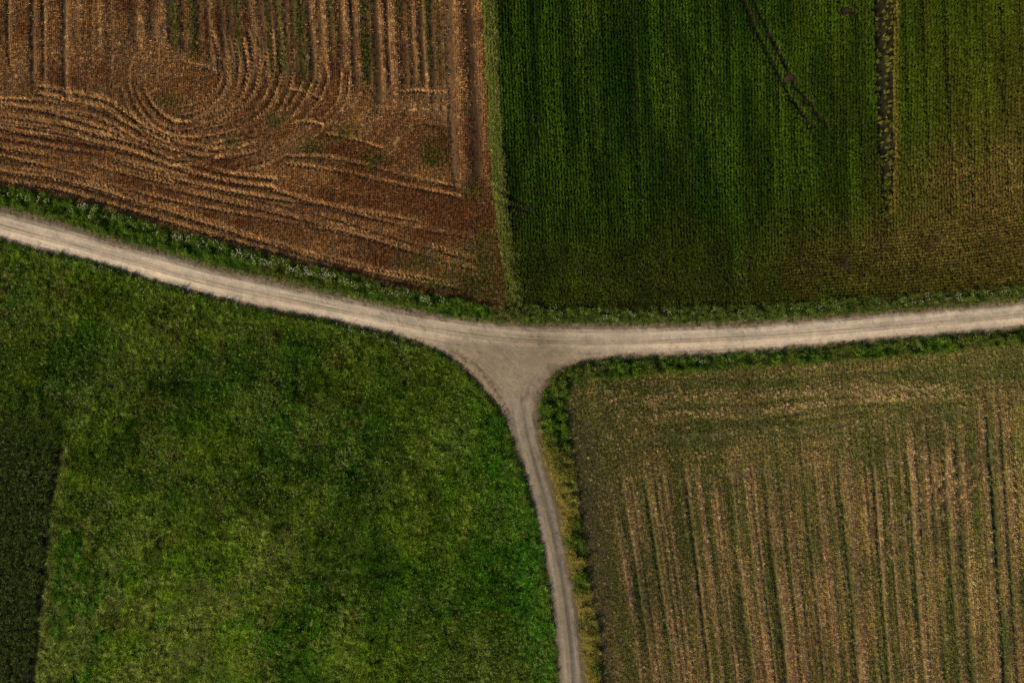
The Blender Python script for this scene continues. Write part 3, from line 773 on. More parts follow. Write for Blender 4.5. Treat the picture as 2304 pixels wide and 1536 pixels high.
x, y, d = cloud(NW, 34, .05)
m = nw_map(x, y)
keep = (m['lug'] > .2) & (rng.uniform(0, 1, x.size) < .95 * m['cov'] * (.3 + .9 * fbm(x * .4, y * .4, 174)))
x, y = x[keep], y[keep]; m = {k: v[keep] for k, v in m.items()}; n = x.size
C = mixc(np.full((n, 3), STRAWC * .85), PALEC * .9, np.clip(.9 * rng.uniform(0, 1, n) * sstep(.3, .6, fbm(x * .2, y * .2, 172)), 0, 1)); C = mixc(C, REDC * 1.5, m['red'] * .5)
C = mixc(C, (.16, .15, .05), m['green'] * .6)
scatter('pressed_straw', K_PRESS, x, y, m['z'] + .02, C * np.clip(rng.lognormal(-.08, .28, n), .4, 2.)[:, None], 'straw pressed into chevron tyre tracks on the brown field', 'straw', rng.uniform(.32, .62, n), m['ang'] + rng.normal(0, .28, n), .15)

x, y, d = cloud(NW, 12, .05)
m = nw_map(x, y)
keep = rng.uniform(0, 1, x.size) < np.clip(.9 * m['green'] ** 1.3 - .02, 0, .8)
x, y = x[keep], y[keep]; m = {k: v[keep] for k, v in m.items()}; n = x.size
C = mixc(np.full((n, 3), WEEDC), (.16, .17, .035), rng.uniform(0, 1, n) ** 2)
scatter('weeds', K_WEED, x, y, m['z'], C * jit(n, .3), 'small green weeds sprouting in strips through the brown stubble', 'weeds', rng.uniform(.6, 1.2, n))

# ------------------------------------------------------------------ tan field at lower right
x, y, d = cloud(SEF, 13, .1)
m = se_map(x, y)
keep = rng.uniform(0, 1, x.size) > np.clip(m['dark'] * .85 + .2 * m['pale'] + .75 * m['strip'] + .7 * m['bare'] + .85 * m['dg'] + .25 * m['green'], 0, .95)
x, y = x[keep], y[keep]; m = {k: v[keep] for k, v in m.items()}
q = m['q'] / PPM; x = x + np.where(m['inrow'] > .5, np.round(q / .30) * .30 - q, 0) + rng.normal(0, .02, x.size)
n = x.size
T0 = (1.1 + .4 * sstep(1450, 2250, m['px']))[:, None]
T1 = np.array((.24, .215, .060)); T2 = np.array((.50, .37, .135))
C = mixc(np.full((n, 3), T1), T2, fbm(x * .25, y * .25, 181)); C = mixc(C, (.28, .155, .08), m['red'] * .45)
C = mixc(C, (.62, .45, .23), np.clip(1.1 * m['pale'] * np.where(m['inrow'] > .5, .75, .45), 0, 1)); C = mixc(C, (.11, .14, .04), m['green'] * .85)
C = mixc(C, (.150, .195, .034), np.clip(.7 * np.maximum(m['olive'], .8 * (1 - m['inrow'])), 0, 1)); C = C * T0 * (.7 + .6 * fbm(m['q'] * .06, m['py'] * .006, 183, 2))[:, None]
scatter('stubble', K_STUB, x, y, m['z'], C * jit(n, .35), 'tan stubble stalks in rows on the lower right field', 'stubble', rng.uniform(.8, 1.25, n), m['sl'] + rng.normal(0, .08, n), .12)

x, y, d = cloud(SEF, 28, .05)
m = se_map(x, y)
keep = rng.uniform(0, 1, x.size) < np.clip(.04 + np.where(m['inrow'] > .5, 1., .45) * m['pale'] ** 1.3 - .6 * m['dark'] - .1 * m['dg'], .01, 1)
x, y = x[keep], y[keep]; m = {k: v[keep] for k, v in m.items()}; n = x.size
C = mixc(np.full((n, 3), (.42, .29, .14)), (.74, .53, .31), np.clip(m['pale'] * .8, 0, 1) * rng.uniform(.4, 1, n)); C = mixc(C, (.14, .15, .05), m['green'] * .5)
scatter('loose_straw', K_STRAW, x, y, m['z'] + .03, C * jit(n, .25), 'pale loose straw left in long rows on the lower right field', 'straw', rng.uniform(.4, .85, n), np.where(m['inrow'] > .5, math.pi / 2 + m['sl'], .3) + rng.normal(0, .7, n), .15)

x, y, d = cloud(SEF, 14, .05)
m = se_map(x, y)
keep = rng.uniform(0, 1, x.size) < np.clip(.16 + .95 * m['green'] + .45 * m['strip'] + .5 * m['bare'] + .28 * m['dark'] - .5 * m['pale'] - .6 * m['dg'], .0, .95)
x, y = x[keep], y[keep]; m = {k: v[keep] for k, v in m.items()}; n = x.size
C = mixc(np.full((n, 3), (.075, .105, .024)), (.17, .18, .055), rng.uniform(0, 1, n)); C = mixc(C, (.18, .165, .07), np.clip(m['strip'], 0, 1))
C = mixc(C, (.075, .15, .045), sstep(2080, 2290, m['px']) * m['green'] * .8)
scatter('weeds', K_GRASS, x, y, m['z'], C * jit(n, .3), 'green regrowth between the straw rows of the lower right field', 'weeds', rng.uniform(.35, .7, n), height=.6)

# ------------------------------------------------------------------ green row crop at upper right
x, y, d = cloud(NEF, 24, .0, .8)
px, py = pix(x, y)
u = x + .045 * y - .0009 * (px - 1100) * y * .05 + .5 * (fbm(x * .12, y * .12, 215, 2) - .5)
Dn = polyline(x, y, smooth(M(NE_S), 4))[0]
head = (1 - sstep(4.0, 14.0, Dn + 9 * (fbm(x * .12, y * .12, 201) - .5)))
x = x + np.where(head < .5, np.round(u / .42) * .42 - u, 0) * .62 + rng.normal(0, .05, x.size)
vr = Dn - np.round(Dn / .42) * .42
y = y - np.where(head >= .5, vr * .6 * sstep(1500, 1900, px), 0)
px, py = pix(x, y)
tram = 1 - np.minimum.reduce([1 - a * np.exp(-((px - x0 - .045 * py) / w) ** 2) for x0, w, a in
     ((1176, 7, .55), (1196, 6, .6), (1312, 6, .5), (1322, 7, .7), (1352, 5, .5), (1406, 6, .5), (1418, 6, .75), (1490, 6, .65), (1456, 5, .35), (1592, 7, .7), (1540, 5, .4), (1632, 6, .4), (1738, 7, .6), (1716, 5, .4), (1690, 5, .4), (1800, 6, .3), (1862, 6, .5), (1888, 5, .6), (1920, 5, .4),
      (2030, 7, .5), (2072, 6, .6), (2122, 8, .8), (2168, 9, .7), (2206, 7, .6), (2248, 8, .6), (2290, 6, .5), (1262, 6, .5), (1236, 5, .4), (1145, 4, .4))])
tram = tram * (1 - head) * (1 - sstep(330, 520, py) * .5) * (.8 + .7 * vnoise(px * .03, py * .012, 202))
broad = fbm((px - .05 * py) * .028, py * .003, 214, 3)
tram = np.clip(np.maximum(tram, .45 * sstep(.52, .38, broad) * (1 - head)), 0, 1)
cl = np.zeros(x.shape)
for pl in CROP_LINES:
    D, _, S, _ = polyline(x, y, pl, far=2)
    cl = np.maximum(cl, np.exp(-(D / .42) ** 2))
tram = np.maximum(tram, .8 * cl)
Dg = polyline(x, y, GAP)[0]
gw = np.interp(py, [-400, 0, 120, 330, 400, 500], [1.7, 1.6, 1.4, 1.15, .95, .6])
gap = (1 - sstep(gw - .15, gw + .15, Dg + .35 * (fbm(x * 1.2, y * 1.2, 203) - .5))) * (1 - .5 * sstep(360, 520, py))
hole = np.zeros(x.shape)
for cx, cy, rx, ry in HOLES:
    c = M([(cx, cy)])[0]
    hole = np.maximum(hole, 1 - sstep(.85, 1.15, np.maximum(np.abs(x - c[0]) / rx, np.abs(y - c[1]) / ry) + .3 * (vnoise(x * 3, y * 3, 204) - .5)))
dry = np.clip(spot(px, py, 2180, 440, 150, 120, 205) + .6 * spot(px, py, 2050, 560, 260, 60, 206) + .5 * spot(px, py, 2290, 400, 80, 200, 207), 0, 1)
keep = rng.uniform(0, 1, x.size) > np.clip(np.maximum(gap * .985, hole) + .42 * tram + .65 * cl + .12 * dry + .12 * head, 0, 1)
def pick(*a): return [v[keep] for v in a]
x, y, px, py, tram, dry, head, d, Dg = pick(x, y, px, py, tram, dry, head, d, Dg); n = x.size
yel = np.clip(sstep(1550, 2350, px) * .75 + .22 * sstep(400, 640, py) + .55 * (fbm(px * .02, py * .004, 208) - .5) + .35 * (fbm(px * .006, py * .006, 209) - .5), 0, 1)
C = mixc(np.full((n, 3), (.022, .072, .005)), (.075, .170, .010), sstep(.3, .72, fbm((px - .05 * py) * .03, py * .005, 210)))
C = mixc(C, (.18, .18, .018), yel * .65)
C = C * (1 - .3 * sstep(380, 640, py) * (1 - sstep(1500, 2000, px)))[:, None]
C = mixc(C, (.33, .215, .07), np.clip(dry * rng.uniform(.2, 1.1, n), 0, 1))
C = mixc(C, (.15, .11, .025), np.clip(head * (.25 + .6 * sstep(1500, 2100, px)) * fbm(x * .2, y * .2, 211) * 1.3, 0, 1))
rim = np.exp(-((Dg - np.interp(py, [0, 120, 330, 500], [1.85, 1.65, 1.4, 1.]) ) / .4) ** 2) * (px > 1990) * (py < 480)
C = mixc(C, (.30, .24, .05), np.clip(rim * .75, 0, 1))  # sunlit crop face on the gap's right side painted into the tint
De = polyline(x, y, BOUNDM, far=4)[0]
edge = (1 - sstep(1.5, 2.3, De + .5 * (vnoise(x * 1.3, y * 1.3, 212) - .5))) * (1 - sstep(480, 640, py) * .6)
C = mixc(C, (.26, .29, .07), np.clip(edge * rng.uniform(.6, 1.1, n), 0, 1))  # sunlit flank of the outermost crop put into a paler tint
C = C * (1 + head * .9 * (fbm(x * .35 + .2 * y, y * .6, 217, 3) - .5))[:, None]
hgt = rng.uniform(.72, 1.22, n) * (1 - .6 * tram) * (1 - .35 * head) * (1 - .35 * dry) * (.8 + .45 * fbm(px * .04, py * .01, 213)) * (1 + .5 * edge)
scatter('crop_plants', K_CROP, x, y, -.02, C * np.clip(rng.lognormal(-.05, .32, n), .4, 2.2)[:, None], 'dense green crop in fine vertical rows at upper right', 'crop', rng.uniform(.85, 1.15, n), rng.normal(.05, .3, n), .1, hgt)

strip = smooth(M(BOUND), 6)
seg = np.cumsum(np.r_[0, np.hypot(*np.diff(strip, axis=0).T)])
n = 3400; t = rng.uniform(0, seg[-1], n)
bx = np.interp(t, seg, strip[:, 0]); by = np.interp(t, seg, strip[:, 1])
wob = .5 * (fbm(by * .6, by * 0, 216, 3) - .5)
x = bx + .95 + wob + rng.normal(0, .42, n); y = by + rng.normal(0, .1, n)
k = (np.abs(y) < VY) & (rng.uniform(0, 1, n) < np.interp(y, M([(0, 690), (0, 560), (0, 430)])[:, 1], [.35, .6, 1.])); x, y = x[k], y[k]; n = x.size
C = mixc(np.full((n, 3), (.13, .20, .030)), (.34, .36, .11), rng.uniform(0, 1, n))
scatter('border_grass', K_LONG, x, y, -.03, C * jit(n, .25), 'pale green grass strip between the brown stubble and the green crop', 'grass', rng.uniform(.8, 1.2, n), height=rng.uniform(.8, 1.5, n))

# ------------------------------------------------------------------ meadow
x, y, d = cloud(SWM, 22, .05, 1.3)
n = x.size
px, py = pix(x, y)
Dr = polyline(x, y, SW_)[0]
f1 = fbm(px * .006, py * .006, 221, 4); f2 = fbm(px * .02, py * .02, 222, 3); f3 = fbm(px * .0025 + 5, py * .0025, 223, 3)
C = mixc(np.full((n, 3), (.055, .145, .008)), (.145, .235, .015), sstep(.36, .62, f1))
C = mixc(C, (.120, .140, .018), sstep(.55, .72, f3) * .4)
C = mixc(C, (.055, .185, .010), sstep(.50, .68, f2) * .4)
Lr, Sr = polyline(x, y, SW_)[1:3]
sk = fbm(Sr * .06, Lr * .55, 238, 3) * (1 - sstep(1000, 1250, py)) + fbm((px + .12 * py) * .03, py * .004, 239, 3) * sstep(1000, 1250, py)
C = C * (.8 + .45 * sstep(.3, .7, sk))[:, None]
C = mixc(C, (.035, .090, .008), sstep(.58, .74, fbm(px * .007 + 9, py * .007, 240, 4)) * .6)
C = mixc(C, (.17, .17, .03), sstep(.64, .76, fbm(px * .02 + 31, py * .02, 243, 4)) * .6)
C = C * (.82 + .6 * np.clip(sstep(1000, 1500, py) * (1 - sstep(700, 1150, px)) + sstep(950, 1200, px) * sstep(900, 1200, py), 0, 1))[:, None]  # grass variety, plus some vignette darkening put into the upper meadow's colour
lush = np.clip(np.exp(-((px - (1185 + .10 * (py - 1200))) / 38) ** 2) * sstep(1000, 1150, py) * (.35 + fbm(px * .02, py * .01, 224)) + .5 * spot(px, py, 1080, 1000, 90, 120, 225), 0, 1)
C = mixc(C, (.075, .27, .022), lush * .9)
rim = np.exp(-((Dr - 1.6) / .9) ** 2) * (1 - sstep(900, 1050, px)) * (.4 + .9 * vnoise(px * .03, py * .03, 226))
C = mixc(C, (.16, .26, .022), np.clip(rim * .85, 0, 1))
palew = np.clip(sstep(.47, .64, fbm(px * .018 + py * .006, py * .011, 227, 3)) * (.25 + .9 * sstep(1050, 1400, py) * (1 - sstep(500, 900, px))), 0, 1)
C = mixc(C, (.30, .36, .070), palew * .8)
wrim = np.exp(-((px - np.interp(py, [900, 1020, 1207, 1400, 1536], [150, 150, 122, 102, 92])) / 9) ** 2) * sstep(960, 1020, py)
C = mixc(C, (.24, .26, .07), np.clip(wrim * .8, 0, 1))  # meadow edge catching the sun, put into the grass colour
clm = fbm(x * .9, y * .9, 228, 3)
hg = .45 + .8 * sstep(.25, .75, clm) * rng.uniform(.5, 1.5, n) + .15 * palew
C = C * (.9 + .2 * clm)[:, None]
hol = sstep(.62, .75, fbm(x * .55, y * .55, 244, 3)); kp = rng.uniform(0, 1, n) > .35 * hol
x, y, C, hg = x[kp], y[kp], C[kp], hg[kp] * (1 + .35 * sstep(.55, .35, fbm(x[kp] * .3, y[kp] * .3, 245, 2))); n = x.size
scatter('meadow_grass', K_MEAD, x, y, -.03, C * np.clip(rng.lognormal(-.05, .55, n), .3, 3.)[:, None], 'uncut meadow grass in dark and light green patches', 'grass', rng.uniform(.5, 1.15, n), height=hg)

x, y, d = cloud(SWF, 5, .3, .5); px, py = pix(x, y)
sw1 = fbm(px * .012, py * .012, 236, 3); low = sstep(1000, 1450, py) * (1 - sstep(600, 1000, px))
keep = rng.uniform(0, 1, x.size) < np.clip((.10 + .5 * low) * sstep(.48, .66, sw1) + .35 * np.exp(-((polyline(x, y, SW_)[0] - 1.7) / 1.) ** 2) * (px < 1000) * vnoise(px * .03, py * .03, 226) + .3 * np.exp(-((px - (1185 + .10 * (py - 1200))) / 30) ** 2) * (py > 1050), 0, .9)
x, y, px, py, low = x[keep], y[keep], px[keep], py[keep], low[keep]; n = x.size
C = mixc(np.full((n, 3), (.15, .25, .024)), (.33, .38, .09), np.clip(low * rng.uniform(.3, 1.2, n), 0, 1))
scatter('meadow_swathes', K_SWIRL, x, y, -.02, C * jit(n, .3), 'long bent grass lying in swirls on the meadow', 'grass', rng.uniform(.7, 1.15, n), 6.283 * fbm(x * .18, y * .18, 237, 2) + rng.normal(0, .4, n))

x, y, d = cloud(SWF, 6, .3, .5); px, py = pix(x, y)
keep = rng.uniform(0, 1, x.size) < np.clip(.15 + 1.5 * (fbm(px * .007, py * .007, 229, 4) - .38), .04, .9)
x, y, px, py = x[keep], y[keep], px[keep], py[keep]; n = x.size
C = mixc(np.full((n, 3), (.10, .17, .016)), (.24, .28, .05), rng.uniform(0, 1, n))
scatter('meadow_herbs', K_LEAFY, x, y, .0, C * jit(n, .3), 'low leafy herbs mixed through the meadow grass', 'herbs', rng.uniform(.5, .85, n))

x, y, d = cloud(SWF, 7, .3, .5); px, py = pix(x, y)
dens = np.clip(2.2 * (fbm(px * .008 + 2, py * .008, 231, 4) - .42), 0, 1) * .55 + .035
dens = np.maximum(dens, .5 * spot(px, py, 190, 860, 60, 30, 232)); dens = np.maximum(dens, .5 * spot(px, py, 1190, 1290, 25, 50, 233)); dens = np.maximum(dens, .35 * spot(px, py, 380, 1400, 100, 40, 234)); dens = np.maximum(dens, .5 * spot(px, py, 1070, 1130, 60, 60, 235))
keep = rng.uniform(0, 1, x.size) < dens
x, y = x[keep], y[keep]; n = x.size
C = mixc(np.full((n, 3), (.55, .54, .38)), (.45, .42, .09), (rng.uniform(0, 1, n) > .7).astype(float))
scatter('meadow_flowers', K_FLOWER, x, y, -.02, C * jit(n, .2), 'tiny pale flowers speckled over the meadow grass', 'flowers', rng.uniform(.6, 1.1, n))

# ------------------------------------------------------------------ dark leafy crop on the far left
x, y, d = cloud(WF, 14, .35, 2.2); px, py = pix(x, y)
keep = rng.uniform(0, 1, x.size) < np.clip(.05 + 1.9 * fbm(x * .5, y * .5, 241), .2, .97) * sstep(.2, 1.2, d + .5) * sstep(790, 1010, py)
x, y, px, py = x[keep], y[keep], px[keep], py[keep]; n = x.size
C = mixc(np.full((n, 3), (.020, .050, .005)), (.10, .14, .020), rng.uniform(0, 1, n) ** 2)
scatter('leafy_crop', K_LEAFY, x, y, .0, C * jit(n, .35), 'dark leafy crop with deep gaps at the lower left edge', 'crop', rng.uniform(.6, 1.2, n), height=rng.uniform(.7, 1.9, n))
x, y, d = cloud(WF, 3, .6, .7); n = x.size
keep = rng.uniform(0, 1, n) < .3; x, y = x[keep], y[keep]; n = x.size
scatter('crop_blossom', K_FLOWER, x, y, .35, np.full((n, 3), (.40, .38, .26)) * jit(n, .25), 'pale specks of blossom over the dark leafy crop', 'flowers', rng.uniform(.6, 1., n))

# ------------------------------------------------------------------ verges
box = np.array([(-VX, -VY), (VX, -VY), (VX, VY), (-VX, VY)])
x, y, d = cloud(box, 26, 0, 0)
rd = sdf(x, y, ROAD) + .45 * (fbm(x * 1.3, y * 1.3, 251) - .5)
k = (rd < .28) & (rd > -6); x, y, rd = x[k], y[k], rd[k]
ins = np.zeros(x.shape, bool)
for poly in (NW, NEF, SEF): ins |= sdf(x, y, poly) + .5 * (fbm(x * 1.1, y * 1.1, 252) - .5) > .12
sw = sdf(x, y, SWF)
px, py = pix(x, y)
k = ~ins & ((sw < .15) | (rd > -.9)); x, y, rd, sw, px, py = x[k], y[k], rd[k], sw[k], px[k], py[k]; n = x.size
vg = (py > 830) & (px < 1420) & (px > np.interp(py, [830, 900, 1030, 1185, 1360, 1536, 1700], [1170, 1170, 1195, 1235, 1268, 1285, 1300]))                 # right verge of the track: dry golden grass
f = fbm(x * .6, y * .6, 253); f2 = fbm(x * .25, y * .25, 254)
fc = fbm(x * 1.5, y * 1.5, 256, 2)
C = mixc(np.full((n, 3), (.035, .095, .010)), (.12, .22, .022), sstep(.3, .7, fc))
C = mixc(C, (.14, .15, .035), np.clip(sstep(.42, .7, f2), 0, 1) * .6)
gold = np.where(vg, np.clip(sstep(.25, .55, fbm(x * .35, y * .35, 255)) * sstep(900, 1120, py) * 1.2 - .45 * sstep(1.0, 1.9, -rd), 0, 1), 0)
C = mixc(C, (.42, .36, .09), gold * .9)
C = mixc(C, (.12, .115, .045), np.where((py < 735) & (px > 1100), .35, 0))
keep = rng.uniform(0, 1, n) < np.interp(rd, [-.6, -.1, .28], [1, .5, .06])
hg = (.5 + .8 * sstep(.1, .9, -rd)) * (.25 + 1.0 * sstep(.25, .75, fc)) * np.where(vg, 1.05, 1)
x, y, C, hg, rd, gold = x[keep], y[keep], C[keep], hg[keep], rd[keep], gold[keep]; n = x.size
pick_long = rng.uniform(0, 1, n) < .6 + .4 * gold
scatter('verge_grass', K_LONG, x[pick_long], y[pick_long], -.06, (C * jit(n, .3))[pick_long], 'long grass on the verges along the dirt road', 'grass', rng.uniform(.75, 1.15, pick_long.sum()), height=hg[pick_long])
q = ~pick_long
scatter('verge_herbs', K_LEAFY, x[q], y[q], -.05, (C * jit(n, .35))[q], 'leafy green herbs on the verges along the dirt road', 'herbs', rng.uniform(.55, 1.15, q.sum()), height=1.2 * hg[q])

# loose stones and tufts on the road
x, y, d = cloud(ROAD, 6, .15, .3); px, py = pix(x, y)
dn = polyline(x, y, NE_)[0]
keep = rng.uniform(0, 1, x.size) < np.clip(.10 + .7 * (1 - sstep(.4, 1.6, dn)) * (px < 1000) + .3 * (1 - sstep(.2, .7, d)), 0, .8)
x, y = x[keep], y[keep]; n = x.size
scatter('gravel', K_PEB, x, y, .07, mixc(np.full((n, 3), (.20, .165, .125)), (.46, .40, .33), rng.uniform(0, 1, n)), 'loose gravel along the edges of the dirt road', 'gravel', rng.uniform(.5, 1.3, n))
mud = smooth(M([(1020, 795), (1062, 818), (1096, 852), (1130, 905), (1146, 940)]), 8)
i = rng.integers(0, len(mud), 110); x = mud[i, 0] + rng.normal(0, .45, 110); y = mud[i, 1] + rng.normal(0, .45, 110)
scatter('road_weeds', K_WEED, x, y, .06, mixc(np.full((110, 3), (.085, .06, .025)), (.09, .10, .03), rng.uniform(0, 1, 110)), 'brown weeds in the worn line across the fork', 'weeds', rng.uniform(.15, .6, 110), height=.5)

# ------------------------------------------------------------------ single plants, heaps and spots that can be picked out
def place(src, n, x, y, z, size, tint, label, cat, group, yaw=None):
    """one top-level object for each plant; copies share mesh data"""
    out = []
    for j in range(n):
        s = src[j % len(src)]
        o = s[0].copy(); scn.collection.objects.link(o)
        o.location = (float(x[j]), float(y[j]), float(z[j]) if np.ndim(z) else float(z))
        o.rotation_euler = (0, 0, float(rng.uniform(0, 6.283)) if yaw is None else float(rng.normal(yaw, .35)))
        k = float(size[j]); o.scale = (k, k, k)
        o.color = (*[float(v) for v in tint[j]], 1)
        tag(o, label, cat, group)
        for ch in s[1:]:
            c = ch.copy(); scn.collection.objects.link(c); c.parent = o; c.color = o.color
        out.append(o)
    return out

def umbel_plant(i):
    b = Blades()
    leafy_tuft(b, i, 26, .26, (.1, .5))
    heads = Blades(); stems = Blades()
    for _ in range(6):
        a = ru(0, 6.283); r = .4 * math.sqrt(ru(0, 1)); hx, hy, hz = r * math.cos(a), r * math.sin(a), ru(.62, .95)
        stems.blade((hx * .2, hy * .2, 0), math.atan2(hy, hx), hz, math.hypot(hx, hy) * .8, .018, .3, shade(.2), 2, 0, .7)
        for k in range(6):
            t = 6.283 * k / 6
            heads.leaf((hx + .015 * math.cos(t), hy + .015 * math.sin(t), hz), t, ru(-.1, .25), ru(.04, .065), ru(.035, .055), shade(.08, .02))
    p = bpy.data.objects.new('flowering_plant', None)
    return (p, bpy.data.objects.new('leaves', b.mesh('leaves', MAT_LEAF_OBJ)), bpy.data.objects.new('stems', stems.mesh('stems', MAT_LEAF_OBJ)), bpy.data.objects.new('blossom', heads.mesh('blossom', MAT_PETAL)))
UMB = [umbel_plant(i) for i in range(6)]

def verge_line(edge_pts, x0, x1, n, spread, shift):
    pl = smooth(M(edge_pts), 6); px = pl[:, 0] * PPM + 1152
    t = np.sort(rng.uniform(x0, x1, n))
    bx = (t - 1152) / PPM; by = np.interp(t, px, pl[:, 1])
    return bx, by + shift + rng.normal(0, spread, n)
def green_tints(n, a=(.05, .09, .016), b=(.12, .15, .035)):
    return mixc(np.full((n, 3), a), b, rng.uniform(0, 1, n))

n = 110; x, y = verge_line(NW_S, 0, 1000, n, .38, -.55)
place(UMB, n, x, y, -.05, rng.uniform(.7, 1.15, n), green_tints(n), 'white flowering verge plant between the road and the brown field', 'plant', 'white flowering plants along the brown field')
n = 60; x, y = verge_line(NE_S, 1215, 2290, n, .45, -.75)
place(UMB, n, x, y, -.05, rng.uniform(.6, 1.0, n), green_tints(n), 'white flowering verge plant between the road and the green crop', 'plant', 'white flowering plants along the green crop')
n = 40; x, y = verge_line([(p[0], p[1]) for p in S_EDGE_W if p[0] < 960], 10, 940, n, .2, -.45)
place(UMB, n, x, y, -.05, rng.uniform(.45, .75, n), green_tints(n), 'small white flowering plant on the meadow edge of the road', 'plant', 'white flowering plants along the meadow edge')
n = 36; x, y = verge_line([(p[0], p[1]) for p in S_EDGE_E if p[0] > 1290 and p[1] < 830], 1330, 2290, n, .35, -.9)
place(UMB, n, x, y, -.05, rng.uniform(.5, .85, n), green_tints(n), 'white flowering plant on the verge above the tan stubble', 'plant', 'white flowering plants above the tan stubble')

# lone crop clumps in the dark gap
def clump(i):
    b = Blades()
    for _ in range(26):
        a = ru(0, 6.283); r = .16 * math.sqrt(ru(0, 1))
        b.blade((r * math.cos(a), r * math.sin(a), 0), ru(0, 6.283), ru(.3, .62), ru(.08, .3), ru(.035, .06), ru(.2, .8), shade(.3), 2, ru(-.5, .5))
    return (bpy.data.objects.new('crop_clump', b.mesh('crop_clump', MAT_LEAF_OBJ)),)
CL = [clump(i) for i in range(6)]
n = 150
py = rng.uniform(0, 500, n); gx = np.interp(768 - py, GAP[::-1, 1] * PPM, GAP[::-1, 0] * PPM + 1152) if False else np.interp(py, [0, 200, 330, 480], [1986, 1988, 1992, 1994])
gwp = np.interp(py, [0, 120, 330, 400, 500], [1.3, 1.1, .85, .7, .5]) * PPM
off = np.where(rng.uniform(0, 1, n) < .72, rng.uniform(-.05, 1.0, n), -rng.uniform(.6, 1.05, n)) * gwp
p = M(np.stack([gx + off, py], 1))
place(CL, n, p[:, 0], p[:, 1], -.03, rng.uniform(.6, 1.15, n), green_tints(n, (.14, .18, .03), (.30, .29, .07)), 'lone leafy clump standing in the dark bare gap of the green crop', 'plant', 'clumps in the bare gap')

# golden grass tussocks beside the narrow track
def tussock(i):
    b = Blades()
    lean = ru(-.5, .5)
    for _ in range(46):
        a = ru(0, 6.283); r = .22 * math.sqrt(ru(0, 1))
        b.blade((r * math.cos(a), r * math.sin(a), 0), lean + R.normal(0, 1.2), ru(.35, .75), ru(.2, .6), ru(.018, .035), ru(.3, .9), shade(.3), 3, ru(-.4, .4), .1)
    return (bpy.data.objects.new('grass_tussock', b.mesh('grass_tussock', MAT_LEAF_OBJ)),)
TU = [tussock(i) for i in range(6)]
rpl = smooth(M([(1240, 1050), (1252, 1100), (1268, 1170), (1284, 1245), (1296, 1320), (1308, 1400), (1318, 1470), (1328, 1545)]), 10)
n = 60; i = rng.integers(0, len(rpl), n)
place(TU, n, rpl[i, 0] + rng.normal(.25, .3, n), rpl[i, 1] + rng.normal(0, .3, n), -.05, rng.uniform(.6, 1.0, n), green_tints(n, (.20, .165, .045), (.42, .33, .15)),
      'dry golden grass tussock on the right verge of the narrow track', 'grass tussock', 'golden tussocks beside the track')
# pale tussocks in the lower left meadow
n = 70; cx = rng.choice([200, 290, 330, 400, 420, 250, 440, 170, 560, 390], n); cy = np.choose(rng.integers(0, 5, n), [1250, 1320, 1400, 1460, 1500])
p = M(np.stack([cx + rng.normal(0, 26, n), cy + rng.normal(0, 26, n)], 1))
place(TU, n, p[:, 0], p[:, 1], -.03, rng.uniform(.7, 1.15, n), green_tints(n, (.20, .23, .075), (.34, .33, .15)), 'pale bent grass tussock in the lower left of the meadow', 'grass tussock', 'pale tussocks in the meadow')

# straw heaps
def heap(i):
    b = Blades()
    for _ in range(70): 
        straw1(b, .38, R.normal(1.3, .45), ru(.25, .6))
    b.V = [(v[0] * .6, v[1] * 1.9, v[2] * 1.3) for v in b.V]
    o = bpy.data.objects.new('straw_heap', b.mesh('straw_heap', MAT_STRAW_OBJ))
    return (o,)
HP = [heap(i) for i in range(4)]
spots = [(955, 232), (985, 252), (905, 300), (892, 318), (925, 288), (868, 292), (948, 262), (780, 30), (779, 12), (640, 464), (660, 470), (700, 484), (676, 478), (885, 112), (892, 132), (318, 60), (320, 84), (364, 70), (368, 95), (520, 135), (495, 152), (1005, 215), (845, 262), (805, 250)]
p = M(spots); n = len(spots)
hz = nw_map(p[:, 0], p[:, 1])['z']
place(HP, n, p[:, 0], p[:, 1], hz + .02, rng.uniform(.6, 1.0, n), mixc(np.full((n, 3), (.40, .25, .125)), (.60, .40, .23), rng.uniform(0, 1, n)), 'pale heap of loose straw left on the brown stubble', 'straw heap', 'straw heaps on the brown stubble', yaw=-.1)

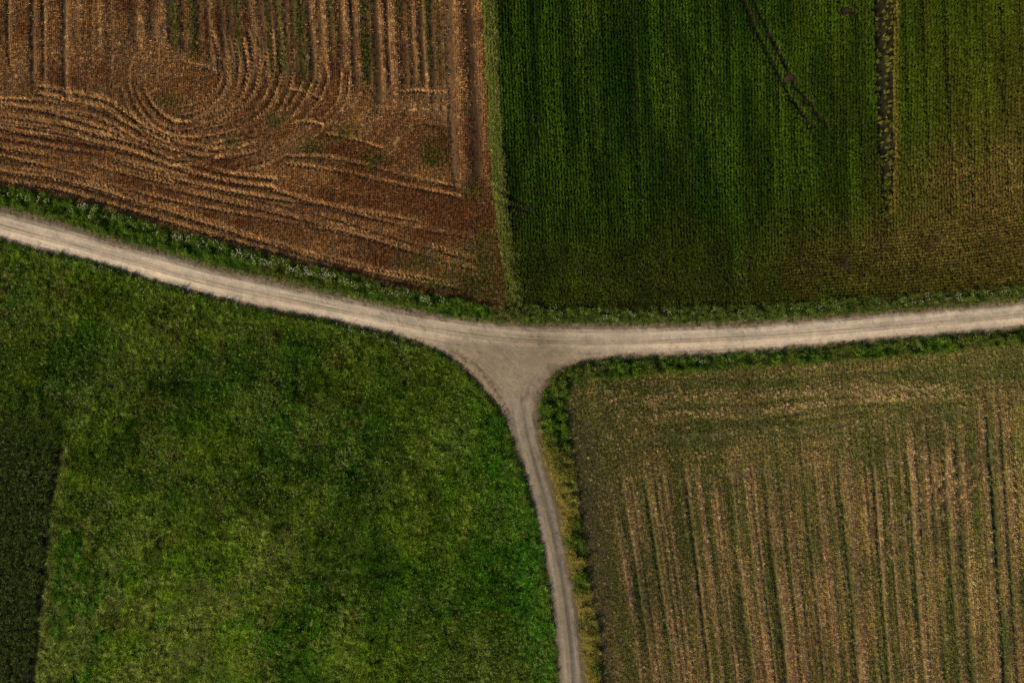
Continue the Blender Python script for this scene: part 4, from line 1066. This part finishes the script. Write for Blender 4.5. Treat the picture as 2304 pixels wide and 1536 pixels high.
# bright broad-leaved plant on the verge under the green crop, and two darker shrubby weeds
def shrub(i):
    b = Blades(); leafy_tuft(b, i, 90, .55, (.1, .8))
    return (bpy.data.objects.new('leafy_shrub', b.mesh('leafy_shrub', MAT_LEAF_OBJ)),)
SH = [shrub(i) for i in range(3)]
for (qx, qy, s, c, lab) in ((1690, 694, 1.0, (.17, .27, .08), 'bright green leafy shrub on the verge above the right hand road'),
                            (1627, 708, .8, (.20, .25, .08), 'yellowish leafy shrub close to the right hand road edge'),
                            (1972, 678, .8, (.16, .24, .07), 'pale green leafy shrub among white flowers by the right road')):
    p = M([(qx, qy)])[0]
    o = place(SH, 1, [p[0]], [p[1]], -.05, [s], [c], lab, 'shrub', None)[0]

# bare spots in the crop and a stone in the tan stubble
for (cx, cy, rx, ry), lab in zip(HOLES, ('bare brown patch near the top edge beside the dark crop gap', 'bare brown patch where two wheel marks meet in the green crop', 'tall narrow bare patch in the crop above the right road')):
    c = M([(cx, cy)])[0]; b = Blades(); V = [(0, 0, .03)]; k = 18
    for j in range(k):
        a = 6.283 * j / k
        V.append((rx * 1.05 * math.cos(a) * ru(.85, 1.1), ry * 1.05 * math.sin(a) * ru(.85, 1.1), ru(-.03, .0)))
    me = raw_mesh('bare_patch', V, [(0, 1 + j, 1 + (j + 1) % k) for j in range(k)], 3, MAT_TURF)
    set_color(me, 'cover', np.full((len(V), 3), (.05, .030, .022)))
    o = bpy.data.objects.new('bare_patch', me); scn.collection.objects.link(o); o.location = (c[0], c[1], .03)
    tag(o, lab, 'bare patch', kind='structure')

def stone_mesh():
    import bmesh
    bm = bmesh.new(); bmesh.ops.create_icosphere(bm, subdivisions=2, radius=.28)
    for v in bm.verts:
        v.co *= 1 + .35 * (float(vnoise(np.array([v.co.x * 6 + 3]), np.array([v.co.y * 6 + v.co.z * 4]), 301)[0]) - .5); v.co.z *= .75
    me = bpy.data.meshes.new('field_stone'); bm.to_mesh(me); bm.free()
    me.materials.append(MAT_TURF); set_color(me, 'cover', np.full((len(me.vertices), 3), (.045, .038, .03)))
    return me
p = M([(2234, 1268)])[0]
o = bpy.data.objects.new('field_stone', stone_mesh()); scn.collection.objects.link(o); o.location = (p[0], p[1], .1)
tag(o, 'dark stone lying in the tan stubble near the right edge', 'stone')
